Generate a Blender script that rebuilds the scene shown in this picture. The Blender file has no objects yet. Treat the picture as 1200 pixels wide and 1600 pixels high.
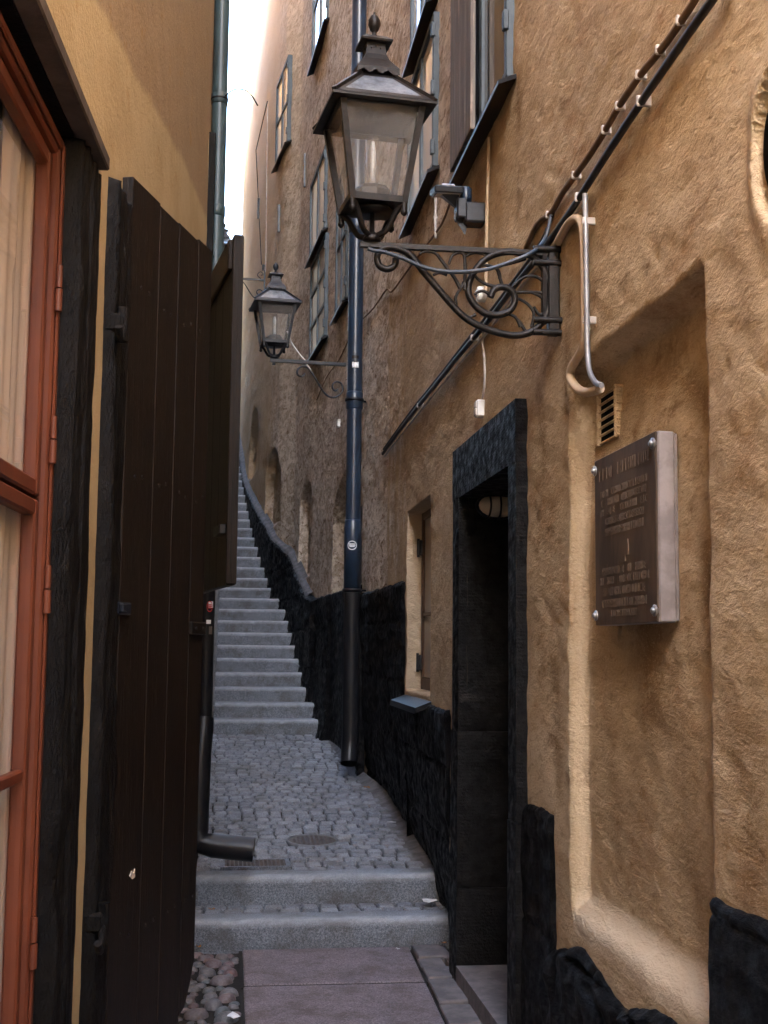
import bpy, math, random
import numpy as np
from mathutils import Vector, Matrix
random.seed(7)
S = bpy.context.scene
COL = S.collection
# ------------------------------------------------------------------ camera, sky, sun, exposure
F = 1970.0
ROLL = .010
def _rot(yaw, pitch, roll):
    f = np.array([math.sin(yaw)*math.cos(pitch), math.cos(yaw)*math.cos(pitch), math.sin(pitch)])
    r = np.array([math.cos(yaw), -math.sin(yaw), 0.]); u = np.cross(r, f)
    return r*math.cos(roll)+u*math.sin(roll), u*math.cos(roll)-r*math.sin(roll), f
YAW, PITCH = .123, .106
for _ in range(60):
    r_, u_, f_ = _rot(YAW, PITCH, ROLL)
    px_ = 600+F*r_[1]/f_[1]; py_ = 800-F*u_[1]/f_[1]
    YAW += (px_-355)/F; PITCH -= (py_-1010)/F
CR, CU, CF = _rot(YAW, PITCH, ROLL)
cam = bpy.data.cameras.new('camera'); camo = bpy.data.objects.new('camera', cam); COL.objects.link(camo)
cam.sensor_fit = 'HORIZONTAL'; cam.sensor_width = 36; cam.lens = 36*F/1200
cam.clip_start = .05; cam.clip_end = 2000
camo.matrix_world = Matrix(((CR[0], CU[0], -CF[0], 0), (CR[1], CU[1], -CF[1], 0), (CR[2], CU[2], -CF[2], 0), (0, 0, 0, 1)))
S.camera = camo
S.render.resolution_x = 768; S.render.resolution_y = 1024
W = bpy.data.worlds.new('World'); S.world = W; W.use_nodes = True
SUN_TO = Vector((-1, -1.9, 1.05)).normalized()
nt = W.node_tree; bg = nt.nodes['Background']; sk = nt.nodes.new('ShaderNodeTexSky')
sk.sky_type = 'NISHITA'; sk.sun_disc = False
sk.sun_elevation = math.asin(SUN_TO.z); sk.sun_rotation = math.atan2(SUN_TO.x, SUN_TO.y)
sk.air_density = 1.0; sk.dust_density = 2.0
nt.links.new(sk.outputs[0], bg.inputs[0]); bg.inputs[1].default_value = .15
sl = bpy.data.lights.new('sun', 'SUN'); sl.energy = 2.5; sl.angle = math.radians(.5); sl.color = (1, .92, .80)
so = bpy.data.objects.new('sun', sl); COL.objects.link(so)
so.rotation_euler = (-SUN_TO).to_track_quat('-Z', 'Y').to_euler(); so.location = (-5, -8, 15)
S.view_settings.view_transform = 'Standard'; S.view_settings.look = 'None'
S.view_settings.exposure = 4.8; S.view_settings.gamma = 1
try:
    S.cycles.max_bounces = 10; S.cycles.diffuse_bounces = 6; S.cycles.transparent_max_bounces = 16
    S.cycles.use_denoising = True
except Exception: pass

# ------------------------------------------------------------------ geometry helpers
def ray(px, py):
    return CF + CR*(px-600)/F - CU*(py-800)/F
def on_x(px, py, X): d = ray(px, py); return d*(X/d[0])
def on_y(px, py, Y): d = ray(px, py); return d*(Y/d[1])
def on_z(px, py, Z): d = ray(px, py); return d*(Z/d[2])
# plan of the right hand house fronts: (Y, X)
RW = [(-1., 1.05), (8.44, 1.05), (10, .985), (11.3, .92), (12.2, .87), (12.9, .82), (14.4, .73), (15.1, .56), (17, .37), (19, .24), (22, .10)]
RWY = np.array([a for a, b in RW]); RWX = np.array([b for a, b in RW])
def XR(Y): return np.interp(Y, RWY, RWX)
def on_w(px, py, off=0.0):
    """where a sight line meets the right hand front (off = metres in front of it)"""
    d = ray(px, py); lo = .5
    for Y in np.arange(.6, 30, .02):
        if d[0]/d[1]*Y > XR(Y)-off:
            lo = Y; break
        lo = Y
    P = d*(lo/d[1]); P = d*((XR(lo)-off)/d[0]) if abs(d[0]) > 1e-6 else P
    return P
LA, LB = -.150, .063                      # left front: X = LA - LB*(6.2-Y)
def XL(Y): return LA-LB*(6.2-Y)
def on_l(px, py, off=0.0):
    d = ray(px, py); k = (LA-LB*6.2+off)/(d[0]-LB*d[1]); return d*k

class MB:
    def __init__(s): s.v = []; s.f = []; s.sm = []; s.w = {}
    def add(s, vs, fs, smooth=False):
        n = len(s.v); s.v += [tuple(map(float, p)) for p in vs]; s.f += [tuple(i+n for i in f) for f in fs]; s.sm += [smooth]*len(fs); return s
    def box(s, x0, x1, y0, y1, z0, z1, M=None, b=0.0):
        if x0 > x1: x0, x1 = x1, x0
        if y0 > y1: y0, y1 = y1, y0
        if z0 > z1: z0, z1 = z1, z0
        b = min(b, (x1-x0)*.45, (y1-y0)*.45, (z1-z0)*.45)
        if b <= 0:
            vs = [(x, y, z) for z in (z0, z1) for y in (y0, y1) for x in (x0, x1)]
            fs = [(0, 2, 3, 1), (4, 5, 7, 6), (0, 1, 5, 4), (2, 6, 7, 3), (0, 4, 6, 2), (1, 3, 7, 5)]
        else:
            vs = []; idx = {}
            for cx in (0, 1):
                for cy in (0, 1):
                    for cz in (0, 1):
                        X = (x0, x1)[cx]; Y = (y0, y1)[cy]; Z = (z0, z1)[cz]
                        sx = b if cx == 0 else -b; sy = b if cy == 0 else -b; sz = b if cz == 0 else -b
                        for a, p in enumerate(((X, Y+sy, Z+sz), (X+sx, Y, Z+sz), (X+sx, Y+sy, Z))):
                            idx[(cx, cy, cz, a)] = len(vs); vs.append(p)
            fs = []
            for c in (0, 1):
                q = [idx[(c, a, d, 0)] for a, d in ((0, 0), (1, 0), (1, 1), (0, 1))]; fs.append(tuple(q if c else q[::-1]))
                q = [idx[(a, c, d, 1)] for a, d in ((0, 0), (1, 0), (1, 1), (0, 1))]; fs.append(tuple(q[::-1] if c else q))
                q = [idx[(a, d, c, 2)] for a, d in ((0, 0), (1, 0), (1, 1), (0, 1))]; fs.append(tuple(q if c else q[::-1]))
            for c in (0, 1):
                for d in (0, 1):
                    fs.append((idx[(0, c, d, 1)], idx[(1, c, d, 1)], idx[(1, c, d, 2)], idx[(0, c, d, 2)]))
                    fs.append((idx[(c, 0, d, 0)], idx[(c, 1, d, 0)], idx[(c, 1, d, 2)], idx[(c, 0, d, 2)]))
                    fs.append((idx[(c, d, 0, 0)], idx[(c, d, 1, 0)], idx[(c, d, 1, 1)], idx[(c, d, 0, 1)]))
            for a in (0, 1):
                for c in (0, 1):
                    for d in (0, 1): fs.append(tuple(idx[(a, c, d, k)] for k in range(3)))
        if M is not None: vs = [M @ Vector(p) for p in vs]
        return s.add(vs, fs)
    def prism(s, prof, lo, hi, axis='y', M=None):
        """closed outline (a,b) swept from lo to hi along axis"""
        n = len(prof)
        def pt(a, b, t): return {'y': (a, t, b), 'x': (t, a, b), 'z': (a, b, t)}[axis]
        vs = [pt(a, b, lo) for a, b in prof]+[pt(a, b, hi) for a, b in prof]
        fs = [(i, (i+1) % n, (i+1) % n+n, i+n) for i in range(n)]+[tuple(range(n))[::-1], tuple(range(n, 2*n))]
        if M is not None: vs = [M @ Vector(p) for p in vs]
        return s.add(vs, fs)
    def tube(s, pts, r, n=8, curve=False, sub=4, cap=True, flat=1.0, taper=None):
        P = [Vector(p) for p in pts]
        if curve and len(P) > 2:
            Q = []
            for i in range(len(P)-1):
                p0 = P[max(i-1, 0)]; p1 = P[i]; p2 = P[i+1]; p3 = P[min(i+2, len(P)-1)]
                for k in range(sub):
                    t = k/sub
                    Q.append(.5*((2*p1)+(p2-p0)*t+(2*p0-5*p1+4*p2-p3)*t*t+(3*p1-p0-3*p2+p3)*t**3))
            Q.append(P[-1]); P = Q
        m = len(P); up = None; vs = []
        for i in range(m):
            t = (P[min(i+1, m-1)]-P[max(i-1, 0)]).normalized()
            if up is None:
                up = Vector((0, 0, 1)) if abs(t.z) < .9 else Vector((0, 1, 0))
            a = t.cross(up)
            if a.length < 1e-6: a = t.orthogonal()
            a.normalize(); b = a.cross(t); up = b
            rr = r if taper is None else r*(taper[0]+(taper[1]-taper[0])*i/max(m-1, 1))
            for k in range(n):
                q = 2*math.pi*(k+.5)/n; vs.append(P[i]+a*rr*math.cos(q)+b*rr*flat*math.sin(q))
        fs = [(i*n+k, i*n+(k+1) % n, (i+1)*n+(k+1) % n, (i+1)*n+k) for i in range(m-1) for k in range(n)]
        s.add(vs, fs, n > 5)
        if cap: s.add([vs[k] for k in range(n)]+[vs[(m-1)*n+k] for k in range(n)], [tuple(range(n))[::-1], tuple(range(n, 2*n))])
        return s
    def lathe(s, prof, n=16, c=(0, 0, 0), M=None, smooth=True):
        vs = [(c[0]+r*math.cos(2*math.pi*k/n), c[1]+r*math.sin(2*math.pi*k/n), c[2]+z) for r, z in prof for k in range(n)]
        m = len(prof); fs = [(i*n+k, i*n+(k+1) % n, (i+1)*n+(k+1) % n, (i+1)*n+k) for i in range(m-1) for k in range(n)]
        fs += [tuple(range(n))[::-1], tuple(range((m-1)*n, m*n))]
        if M is not None: vs = [M @ Vector(p) for p in vs]
        return s.add(vs, fs, smooth)
    def sq(s, prof, c=(0, 0, 0)):
        """square lathe: half widths and heights"""
        vs = [(c[0]+a*r, c[1]+b*r, c[2]+z) for r, z in prof for a, b in ((-1, -1), (1, -1), (1, 1), (-1, 1))]
        m = len(prof); fs = [(i*4+k, i*4+(k+1) % 4, (i+1)*4+(k+1) % 4, (i+1)*4+k) for i in range(m-1) for k in range(4)]
        fs += [(3, 2, 1, 0), tuple(range((m-1)*4, m*4))]
        return s.add(vs, fs)
    def bar(s, a, b, w, h=None):
        h = h or w; a = Vector(a); b = Vector(b); t = (b-a).normalized()
        up = Vector((0, 0, 1)) if abs(t.z) < .9 else Vector((0, 1, 0))
        x = t.cross(up).normalized(); y = x.cross(t)
        vs = [p+x*sx*w/2+y*sy*h/2 for p in (a, b) for sx, sy in ((-1, -1), (1, -1), (1, 1), (-1, 1))]
        return s.add(vs, [(0, 1, 2, 3), (7, 6, 5, 4), (0, 4, 5, 1), (1, 5, 6, 2), (2, 6, 7, 3), (3, 7, 4, 0)])
    def build(s, name, mat, parent=None, loc=None):
        me = bpy.data.meshes.new(name); me.from_pydata(s.v, [], s.f); me.update()
        for p, q in zip(me.polygons, s.sm): p.use_smooth = q
        if s.w:
            at = me.attributes.new('highlight_and_tone', 'FLOAT', 'POINT')
            for k, x in s.w.items(): at.data[k].value = x
        me.materials.append(mat)
        o = bpy.data.objects.new(name, me); COL.objects.link(o)
        if parent is not None: o.parent = parent
        if loc is not None: o.location = loc
        return o
def tag(o, label=None, cat=None, group=None, kind=None):
    if label: o['label'] = label
    if cat: o['category'] = cat
    if group: o['group'] = group
    if kind: o['kind'] = kind
    return o
def thing(name, label, cat, loc=(0, 0, 0), rz=0, group=None):
    o = bpy.data.objects.new(name, None); COL.objects.link(o); o.location = loc; o.rotation_euler = (0, 0, rz)
    o.empty_display_size = .1
    return tag(o, label, cat, group)
def struct(o): o['kind'] = 'structure'; return o

# lattice noise in numpy
def vnoise(u, v, seed=0):
    iu = np.floor(u).astype(np.int64); iv = np.floor(v).astype(np.int64); fu = u-iu; fv = v-iv
    fu = fu*fu*(3-2*fu); fv = fv*fv*(3-2*fv)
    def h(a, b):
        n = (a*374761393+b*668265263+seed*1442695041) & 0xffffffff
        n = ((n ^ (n >> 13))*1274126177) & 0xffffffff
        return ((n ^ (n >> 16)) & 0xffff)/65535.
    return (h(iu, iv)*(1-fu)+h(iu+1, iv)*fu)*(1-fv)+(h(iu, iv+1)*(1-fu)+h(iu+1, iv+1)*fu)*fv
def fbm(u, v, seed=0, o=3):
    r = 0; a = 1; t = 0
    for k in range(o): r = r+a*vnoise(u*2**k, v*2**k, seed+k); t += a; a *= .5
    return r/t-.5
def sstep(a, b, x): t = np.clip((x-a)/(b-a), 0, 1); return t*t*(3-2*t)
def grid_obj(name, P, mat, parent=None, keep=None, attrs=None, smooth=True, flip=False):
    """P: (n,m,3) array of points -> quad sheet"""
    n, m = P.shape[:2]; idx = np.arange(n*m).reshape(n, m)
    q = np.stack([idx[:-1, :-1], idx[1:, :-1], idx[1:, 1:], idx[:-1, 1:]], -1).reshape(-1, 4)
    if flip: q = q[:, ::-1]
    if keep is not None: q = q[keep.reshape(-1)]
    me = bpy.data.meshes.new(name)
    me.vertices.add(n*m); me.vertices.foreach_set('co', np.ascontiguousarray(P, dtype=np.float32).ravel())
    me.loops.add(len(q)*4); me.loops.foreach_set('vertex_index', np.ascontiguousarray(q, dtype=np.int32).ravel())
    me.polygons.add(len(q)); me.polygons.foreach_set('loop_start', np.arange(0, len(q)*4, 4, dtype=np.int32))
    me.update(calc_edges=True); me.polygons.foreach_set('use_smooth', np.full(len(q), smooth)); me.validate()
    for k, a in (attrs or {}).items():
        at = me.attributes.new(k, 'FLOAT', 'POINT'); at.data.foreach_set('value', np.ascontiguousarray(a, dtype=np.float32).ravel())
    me.materials.append(mat)
    o = bpy.data.objects.new(name, me); COL.objects.link(o)
    if parent is not None: o.parent = parent
    return o

# ------------------------------------------------------------------ materials
class N:
    def __init__(s, name):
        s.m = bpy.data.materials.new(name); s.m.use_nodes = True; s.t = s.m.node_tree; s.t.nodes.clear()
        s.out = s.t.nodes.new('ShaderNodeOutputMaterial'); s.p = s.t.nodes.new('ShaderNodeBsdfPrincipled')
        s.t.links.new(s.p.outputs[0], s.out.inputs[0]); s.tc = s.t.nodes.new('ShaderNodeTexCoord')
    def link(s, a, b): s.t.links.new(a, b)
    def map(s, sc=(1, 1, 1), rot=(0, 0, 0)):
        n = s.t.nodes.new('ShaderNodeMapping'); n.inputs['Scale'].default_value = sc; n.inputs['Rotation'].default_value = rot
        s.link(s.tc.outputs['Object'], n.inputs[0]); return n.outputs[0]
    def noise(s, scale, detail=4, rough=.55, sc=(1, 1, 1), rot=(0, 0, 0), dist=0):
        n = s.t.nodes.new('ShaderNodeTexNoise'); n.inputs['Scale'].default_value = scale; n.inputs['Detail'].default_value = detail
        n.inputs['Roughness'].default_value = rough; n.inputs['Distortion'].default_value = dist
        s.link(s.map(sc, rot), n.inputs['Vector']); return n.outputs[0]
    def vor(s, scale, feat='F1', sc=(1, 1, 1)):
        n = s.t.nodes.new('ShaderNodeTexVoronoi'); n.inputs['Scale'].default_value = scale; n.feature = feat
        s.link(s.map(sc), n.inputs['Vector']); return n
    def rng(s, x, a, b, c=0., d=1.):
        n = s.t.nodes.new('ShaderNodeMapRange'); n.interpolation_type = 'SMOOTHSTEP'
        for i, v in enumerate((a, b, c, d)): n.inputs[i+1].default_value = v
        s.link(x, n.inputs[0]); return n.outputs[0]
    def math(s, op, a, b=None):
        n = s.t.nodes.new('ShaderNodeMath'); n.operation = op
        for i, v in enumerate((a, b)):
            if v is None: continue
            if isinstance(v, (int, float)): n.inputs[i].default_value = v
            else: s.link(v, n.inputs[i])
        return n.outputs[0]
    def mix(s, fac, a, b, mode='MIX'):
        n = s.t.nodes.new('ShaderNodeMix'); n.data_type = 'RGBA'; n.blend_type = mode
        for i, v in ((0, fac), (6, a), (7, b)):
            if isinstance(v, (int, float)): n.inputs[i].default_value = v
            elif isinstance(v, tuple): n.inputs[i].default_value = (*v[:3], 1)
            else: s.link(v, n.inputs[i])
        return n.outputs[2]
    def attr(s, name):
        n = s.t.nodes.new('ShaderNodeAttribute'); n.attribute_name = name; return n.outputs['Fac']
    def bump(s, h, strength=.5, dist=.01, prev=None):
        n = s.t.nodes.new('ShaderNodeBump'); n.inputs['Strength'].default_value = strength; n.inputs['Distance'].default_value = dist
        s.link(h, n.inputs['Height'])
        if prev is not None: s.link(prev, n.inputs['Normal'])
        s.link(n.outputs[0], s.p.inputs['Normal']); return n.outputs[0]
    def col(s, c):
        if isinstance(c, tuple): s.p.inputs['Base Color'].default_value = (*c[:3], 1)
        else: s.link(c, s.p.inputs['Base Color'])
    def set(s, rough=.7, metal=0., spec=.5, coat=0):
        if isinstance(rough, (int, float)): s.p.inputs['Roughness'].default_value = rough
        else: s.link(rough, s.p.inputs['Roughness'])
        s.p.inputs['Metallic'].default_value = metal; s.p.inputs['Specular IOR Level'].default_value = spec
        s.p.inputs['Coat Weight'].default_value = coat; return s.m
M = {}
def plaster_right():
    n = N('ochre_plaster')
    a = n.noise(1.3, 5, .6, (1, .7, 1)); c = n.mix(n.rng(a, .38, .62), (.59, .455, .295), (.48, .36, .22))
    b = n.noise(6, 6, .65, (1, .5, .8)); c = n.mix(n.rng(b, .50, .72), c, (.36, .225, .115))
    gr = n.noise(70, 4, .7, (1, .45, 1)); c = n.mix(n.rng(gr, .3, .75, 0, .35), c, (.55, .43, .32))
    dk = n.noise(8, 6, .72, (1, .5, 1), (.5, 0, 0), dist=.4); c = n.mix(n.math('MULTIPLY', n.rng(dk, .56, .72), .7), c, (.19, .11, .055)); mo = n.noise(38, 6, .75, (1, .45, 1), (.6, 0, 0), dist=.5); c = n.mix(n.rng(mo, .54, .70, 0, .6), c, (.20, .115, .06)); mo2 = n.noise(2.6, 4, .6, (1, .7, .7)); c = n.mix(n.rng(mo2, .5, .75, 0, .4), c, (.30, .19, .105))
    stn = n.math('MULTIPLY', n.attr('stain_and_shade'), n.rng(n.noise(11, 6, .75, (1, .5, .6)), .32, .54)); c = n.mix(n.math('MULTIPLY', stn, .85), c, (.19, .105, .045))
    sp = n.noise(170, 5, .8, (1, .5, 1)); c = n.mix(n.rng(sp, .54, .68, 0, .55), c, (.20, .125, .06)); c = n.mix(n.rng(sp, .46, .34, 0, .45), c, (.74, .60, .42))
    st2 = n.noise(60, 6, .8, (1, .35, 1), (.7, 0, 0), dist=.6); c = n.mix(n.rng(st2, .56, .68, 0, .5), c, (.24, .145, .07))
    # grey limewash worn into streaks and brown flecks
    g1 = n.noise(13, 8, .75, (1, .30, .8), (.15, 0, 0), dist=.8); g = n.mix(n.rng(g1, .40, .60), (.44, .355, .27), (.74, .65, .55))
    g3 = n.noise(36, 5, .7, (1, .28, .8), (.15, 0, 0)); g = n.mix(n.rng(g3, .52, .66, 0, .8), g, (.23, .145, .085))
    g2 = n.noise(20, 6, .75, (1, .30, .8), (.12, 0, 0), dist=.8); g = n.mix(n.rng(g2, .565, .65, 0, .9), g, (.15, .08, .035))
    w = n.attr('wash'); w = n.rng(n.math('ADD', w, n.math('MULTIPLY', n.math('SUBTRACT', n.noise(6, 5, .7, (1, 1, .4)), .5), .9)), .35, .65)
    c = n.mix(w, c, g)
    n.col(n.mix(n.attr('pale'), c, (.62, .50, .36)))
    h1 = n.noise(28, 6, .62, (1, .42, 1), (.4, 0, 0), dist=.6)
    p = n.bump(h1, .6, .016)
    h2 = n.noise(130, 4, .7, (1, .5, 1)); p = n.bump(h2, .8, .004, p)
    h3 = n.noise(14, 5, .6, (1, .5, 1.3), (.5, 0, 0), dist=.8); p = n.bump(h3, .28, .012, p)
    h4 = n.noise(40, 5, .75, (1, .3, .8), (.12, 0, 0), dist=1.); hw = n.math('MULTIPLY', h4, w); n.bump(hw, .8, .012, p)
    return n.set(.92, spec=.15)
M['plaster'] = plaster_right()
def plaster_left():
    n = N('yellow_plaster')
    a = n.noise(2.2, 5, .6); c = n.mix(n.rng(a, .4, .62), (.53, .41, .235), (.46, .345, .19))
    st = n.attr('wash'); stn = n.math('ADD', st, n.math('MULTIPLY', n.math('SUBTRACT', n.noise(3, 5, .6, (1, 1, .3)), .5), .45))
    g = n.mix(n.noise(5, 6, .7, (1, 1, .3)), (.27, .185, .12), (.36, .25, .155))
    c = n.mix(n.rng(stn, .4, .6, 0, .85), c, g)
    c = n.mix(n.rng(n.noise(7, 5, .7), .58, .75, 0, .7), c, (.38, .20, .055))
    n.col(n.mix(n.rng(n.noise(90, 3, .6), .35, .7, 0, .3), c, (.62, .46, .24)))
    p = n.bump(n.noise(70, 4, .6), .55, .006); n.bump(n.noise(170, 2, .6), .5, .002, p)
    return n.set(.93, spec=.12)
M['plaster_left'] = plaster_left()
def tar():
    n = N('black_tarred_stone')
    c = n.mix(n.rng(n.noise(9, 6, .7), .4, .7), (.0025, .0025, .0032), (.008, .0075, .009))
    c = n.mix(n.rng(n.noise(34, 5, .75, (1, .35, 1)), .60, .74, 0, .7), c, (.028, .026, .026))
    n.col(c); p = n.bump(n.noise(18, 8, .72, (1, .35, 1), dist=.4), .9, .035); p = n.bump(n.vor(13, 'F1', (1, .3, .8)).outputs[0], .8, .045, p); n.bump(n.noise(100, 4, .7, (1, .4, 1)), .6, .005, p)
    return n.set(n.rng(n.noise(20, 4), .3, .7, .4, .85), spec=.15)
M['tar'] = tar()
def stone_frame():
    n = N('dark_dressed_stone')
    c = n.mix(n.rng(n.noise(8, 6, .7), .4, .65), (.0025, .0022, .0025), (.0065, .0058, .0063))
    c = n.mix(n.rng(n.noise(60, 5, .8), .62, .72, 0, .6), c, (.03, .028, .028))
    n.col(c)
    w = n.t.nodes.new('ShaderNodeTexWave'); w.bands_direction = 'Z'; w.inputs['Scale'].default_value = 22; w.inputs['Distortion'].default_value = 2.5
    n.link(n.map((1, 1, 1), (.15, 0, 0)), w.inputs[0]); p = n.bump(w.outputs['Fac'], .16, .003)
    p = n.bump(n.noise(18, 6, .65, (1, .5, 1)), .7, .02, p); n.bump(n.noise(120, 4, .7, (1, .5, 1)), .5, .004, p)
    return n.set(n.rng(n.noise(25, 4), .3, .7, .4, .85), spec=.18)
M['stone_frame'] = stone_frame()
def granite(name='grey_granite', k=1., tint=(1, 1, 1), bs=.8):
    n = N(name); q = lambda r, g, b: (r*k*tint[0], g*k*tint[1], b*k*tint[2])
    c = n.mix(n.rng(n.noise(140, 4, .8), .38, .64), q(.10, .105, .115), q(.30, .31, .33))
    c = n.mix(n.rng(n.noise(5, 7, .75), .42, .66, 0, .8), c, q(.10, .092, .085))
    c = n.mix(n.rng(n.noise(300, 2, .8), .62, .7), c, q(.52, .52, .54))
    c = n.mix(n.math('MULTIPLY', n.attr('highlight_and_tone'), .55), c, q(.62, .62, .62))  # paler tone: painted sky highlight on step noses, random variation on setts
    n.col(c); p = n.bump(n.noise(45, 6, .75), bs, .010); n.bump(n.noise(230, 3), .6, .003, p)
    return n.set(.78, spec=.35)
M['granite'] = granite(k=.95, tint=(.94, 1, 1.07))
M['sett'] = granite('worn_sett_stone', 1.0, (.97, 1, 1.05), .35)
M['slab'] = granite('red_brown_slab', .88, (1.13, .92, .93), .5)
def dirt():
    n = N('dark_joint_sand'); n.col(n.mix(n.noise(60, 5, .7), (.018, .017, .016), (.05, .045, .042)))
    n.bump(n.noise(80, 5, .7), .8, .01); return n.set(.95, spec=.1)
M['dirt'] = dirt()
def cement():
    n = N('grey_cement'); c = n.mix(n.rng(n.noise(9, 6, .7), .35, .7), (.20, .205, .215), (.13, .132, .138)); n.col(c)
    p = n.bump(n.noise(30, 5, .7), .7, .012); n.bump(n.noise(120, 3), .5, .003, p); return n.set(.85, spec=.3)
M['cement'] = cement()
def simple(name, c1, c2=None, rough=.6, metal=0., spec=.5, sc=20, stretch=(1, 1, 1), bump=.25, bd=.002, fleck=None, fs=(.64, .72), fsc=60, coat=0.):
    n = N(name); c2 = c2 or tuple(v*.75 for v in c1)
    c = n.mix(n.rng(n.noise(sc, 5, .65, stretch), .35, .65), c1, c2)
    if fleck: c = n.mix(n.rng(n.noise(fsc, 5, .75, stretch), fs[0], fs[1]), c, fleck)
    n.col(c)
    if bump: n.bump(n.noise(sc*2.5, 5, .7, stretch), bump, bd)
    M[name] = n.set(rough, metal, spec, coat); return M[name]
simple('ledge', (.16, .155, .16), (.09, .088, .09), .85, 0, .3, 12, bump=.7, bd=.01)
simple('flag', (.17, .15, .15), (.10, .092, .095), .8, 0, .3, 9, bump=.6, bd=.006, fleck=(.26, .24, .24), fs=(.6, .75), fsc=40)
simple('brown_iron', (.020, .0155, .014), (.010, .0085, .008), .45, .35, .4, 40, fleck=(.07, .035, .018), bump=.5)
simple('black_iron', (.012, .014, .020), (.02, .022, .03), .38, .2, .5, 30, bump=.3)
simple('pipe_paint', (.014, .030, .058), (.012, .022, .042), .33, 0, .6, 6, bump=.12, bd=.001)
simple('pipe_green', (.045, .075, .080), (.035, .055, .062), .42, 0, .5, 6, bump=.15, bd=.001)
simple('pipe_black', (.008, .009, .013), (.015, .014, .015), .35, 0, .3, 12, fleck=(.13, .08, .05), fs=(.66, .8), fsc=9, bump=.3)
simple('shutter_paint', (.016, .0088, .005), (.006, .0036, .0026), .48, 0, .25, 10, (5, 5, .22), .9, .005, fleck=(.17, .12, .085), fs=(.71, .75), fsc=16)
simple('black_timber', (.0035, .003, .003), (.009, .0075, .007), .5, 0, .16, 10, (2, 2, .8), .9, .012, fleck=(.14, .125, .12), fs=(.68, .73), fsc=24)
simple('old_timber', (.11, .085, .07), (.065, .05, .042), .75, 0, .3, 8, (1, 1, .3), .6, .005)
simple('orange_paint', (.165, .041, .017), (.12, .029, .013), .45, 0, .5, 7, (1, 1, .4), .35, .002, fleck=(.42, .2, .13), fs=(.68, .8), fsc=16)
simple('curtain', (.62, .51, .42), (.56, .45, .36), .9, 0, .1, 2, (1, 1, .5), 0)
simple('room_dark', (.06, .04, .03), (.10, .07, .05), .9, 0, .1, 4, (1, 1, .3), 0)
simple('window_blue', (.045, .065, .08), (.03, .045, .06), .5, 0, .5, 10, bump=.2)
simple('weathered_board', (.20, .17, .15), (.12, .105, .095), .8, 0, .2, 6, (5, 5, .35), .7, .004, fleck=(.42, .33, .27), fs=(.60, .66), fsc=5)
simple('brown_paint', (.11, .055, .032), (.07, .036, .022), .5, 0, .4, 12, bump=.3)
simple('cream_paint', (.68, .57, .44), (.58, .47, .35), .7, 0, .3, 10, bump=.3)
simple('white_plastic', (.78, .78, .76), (.7, .7, .68), .4, bump=0)
simple('pale_conduit', (.56, .44, .31), (.47, .36, .25), .75, 0, .2, 10, bump=.2)
simple('grey_conduit', (.34, .34, .35), (.24, .24, .26), .4, .3, .5, 12, bump=.15)
simple('black_rubber', (.014, .013, .013), (.03, .026, .024), .5, 0, .4, 12, bump=.3)
simple('brown_cable', (.20, .125, .075), (.14, .085, .05), .7, 0, .3, 12, bump=.3)
simple('blue_cable', (.03, .045, .068), (.055, .06, .068), .4, 0, .5, 14, bump=.2)
simple('rail_white', (.55, .52, .50), (.38, .33, .30), .6, 0, .4, 12, bump=.2)
simple('plaque_front', (.125, .086, .06), (.065, .044, .032), .55, .1, .3, 9, (1, 1, .4), .5, .002, fleck=(.14, .095, .075), fs=(.60, .75), fsc=22)
simple('plaque_side', (.33, .29, .29), (.22, .19, .19), .5, .25, .5, 12, bump=.3)
simple('steel', (.42, .42, .43), (.3, .3, .31), .3, .9, .5, 30, bump=.2)
simple('grate_iron', (.10, .075, .06), (.06, .045, .04), .6, .4, .5, 60, bump=.5)
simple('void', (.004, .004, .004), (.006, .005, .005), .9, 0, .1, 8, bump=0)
simple('paper', (.78, .80, .82), (.62, .64, .66), .8, 0, .2, 40, bump=.3)
simple('leaf', (.30, .13, .03), (.20, .08, .02), .7, 0, .3, 40, bump=.4)
simple('sticker_red', (.55, .03, .03), None, .4, bump=0)
simple('sticker_blue', (.10, .30, .55), None, .4, bump=0)
simple('reflector', (.55, .56, .58), (.4, .4, .42), .25, .6, .5, 30, bump=.1)
def pebble():
    n = N('round_cobble')
    oi = n.attr('tint')
    c = n.mix(n.rng(oi, 0, .45), (.075, .085, .09), (.11, .10, .105)); c = n.mix(n.rng(oi, .5, .95), c, (.13, .075, .075))
    c = n.mix(n.rng(n.noise(90, 4, .7), .4, .7, 0, .5), c, (.22, .21, .21)); n.col(c); n.bump(n.noise(60, 5, .7), .5, .005)
    return n.set(.55, spec=.45)
M['pebble'] = pebble()
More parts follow.
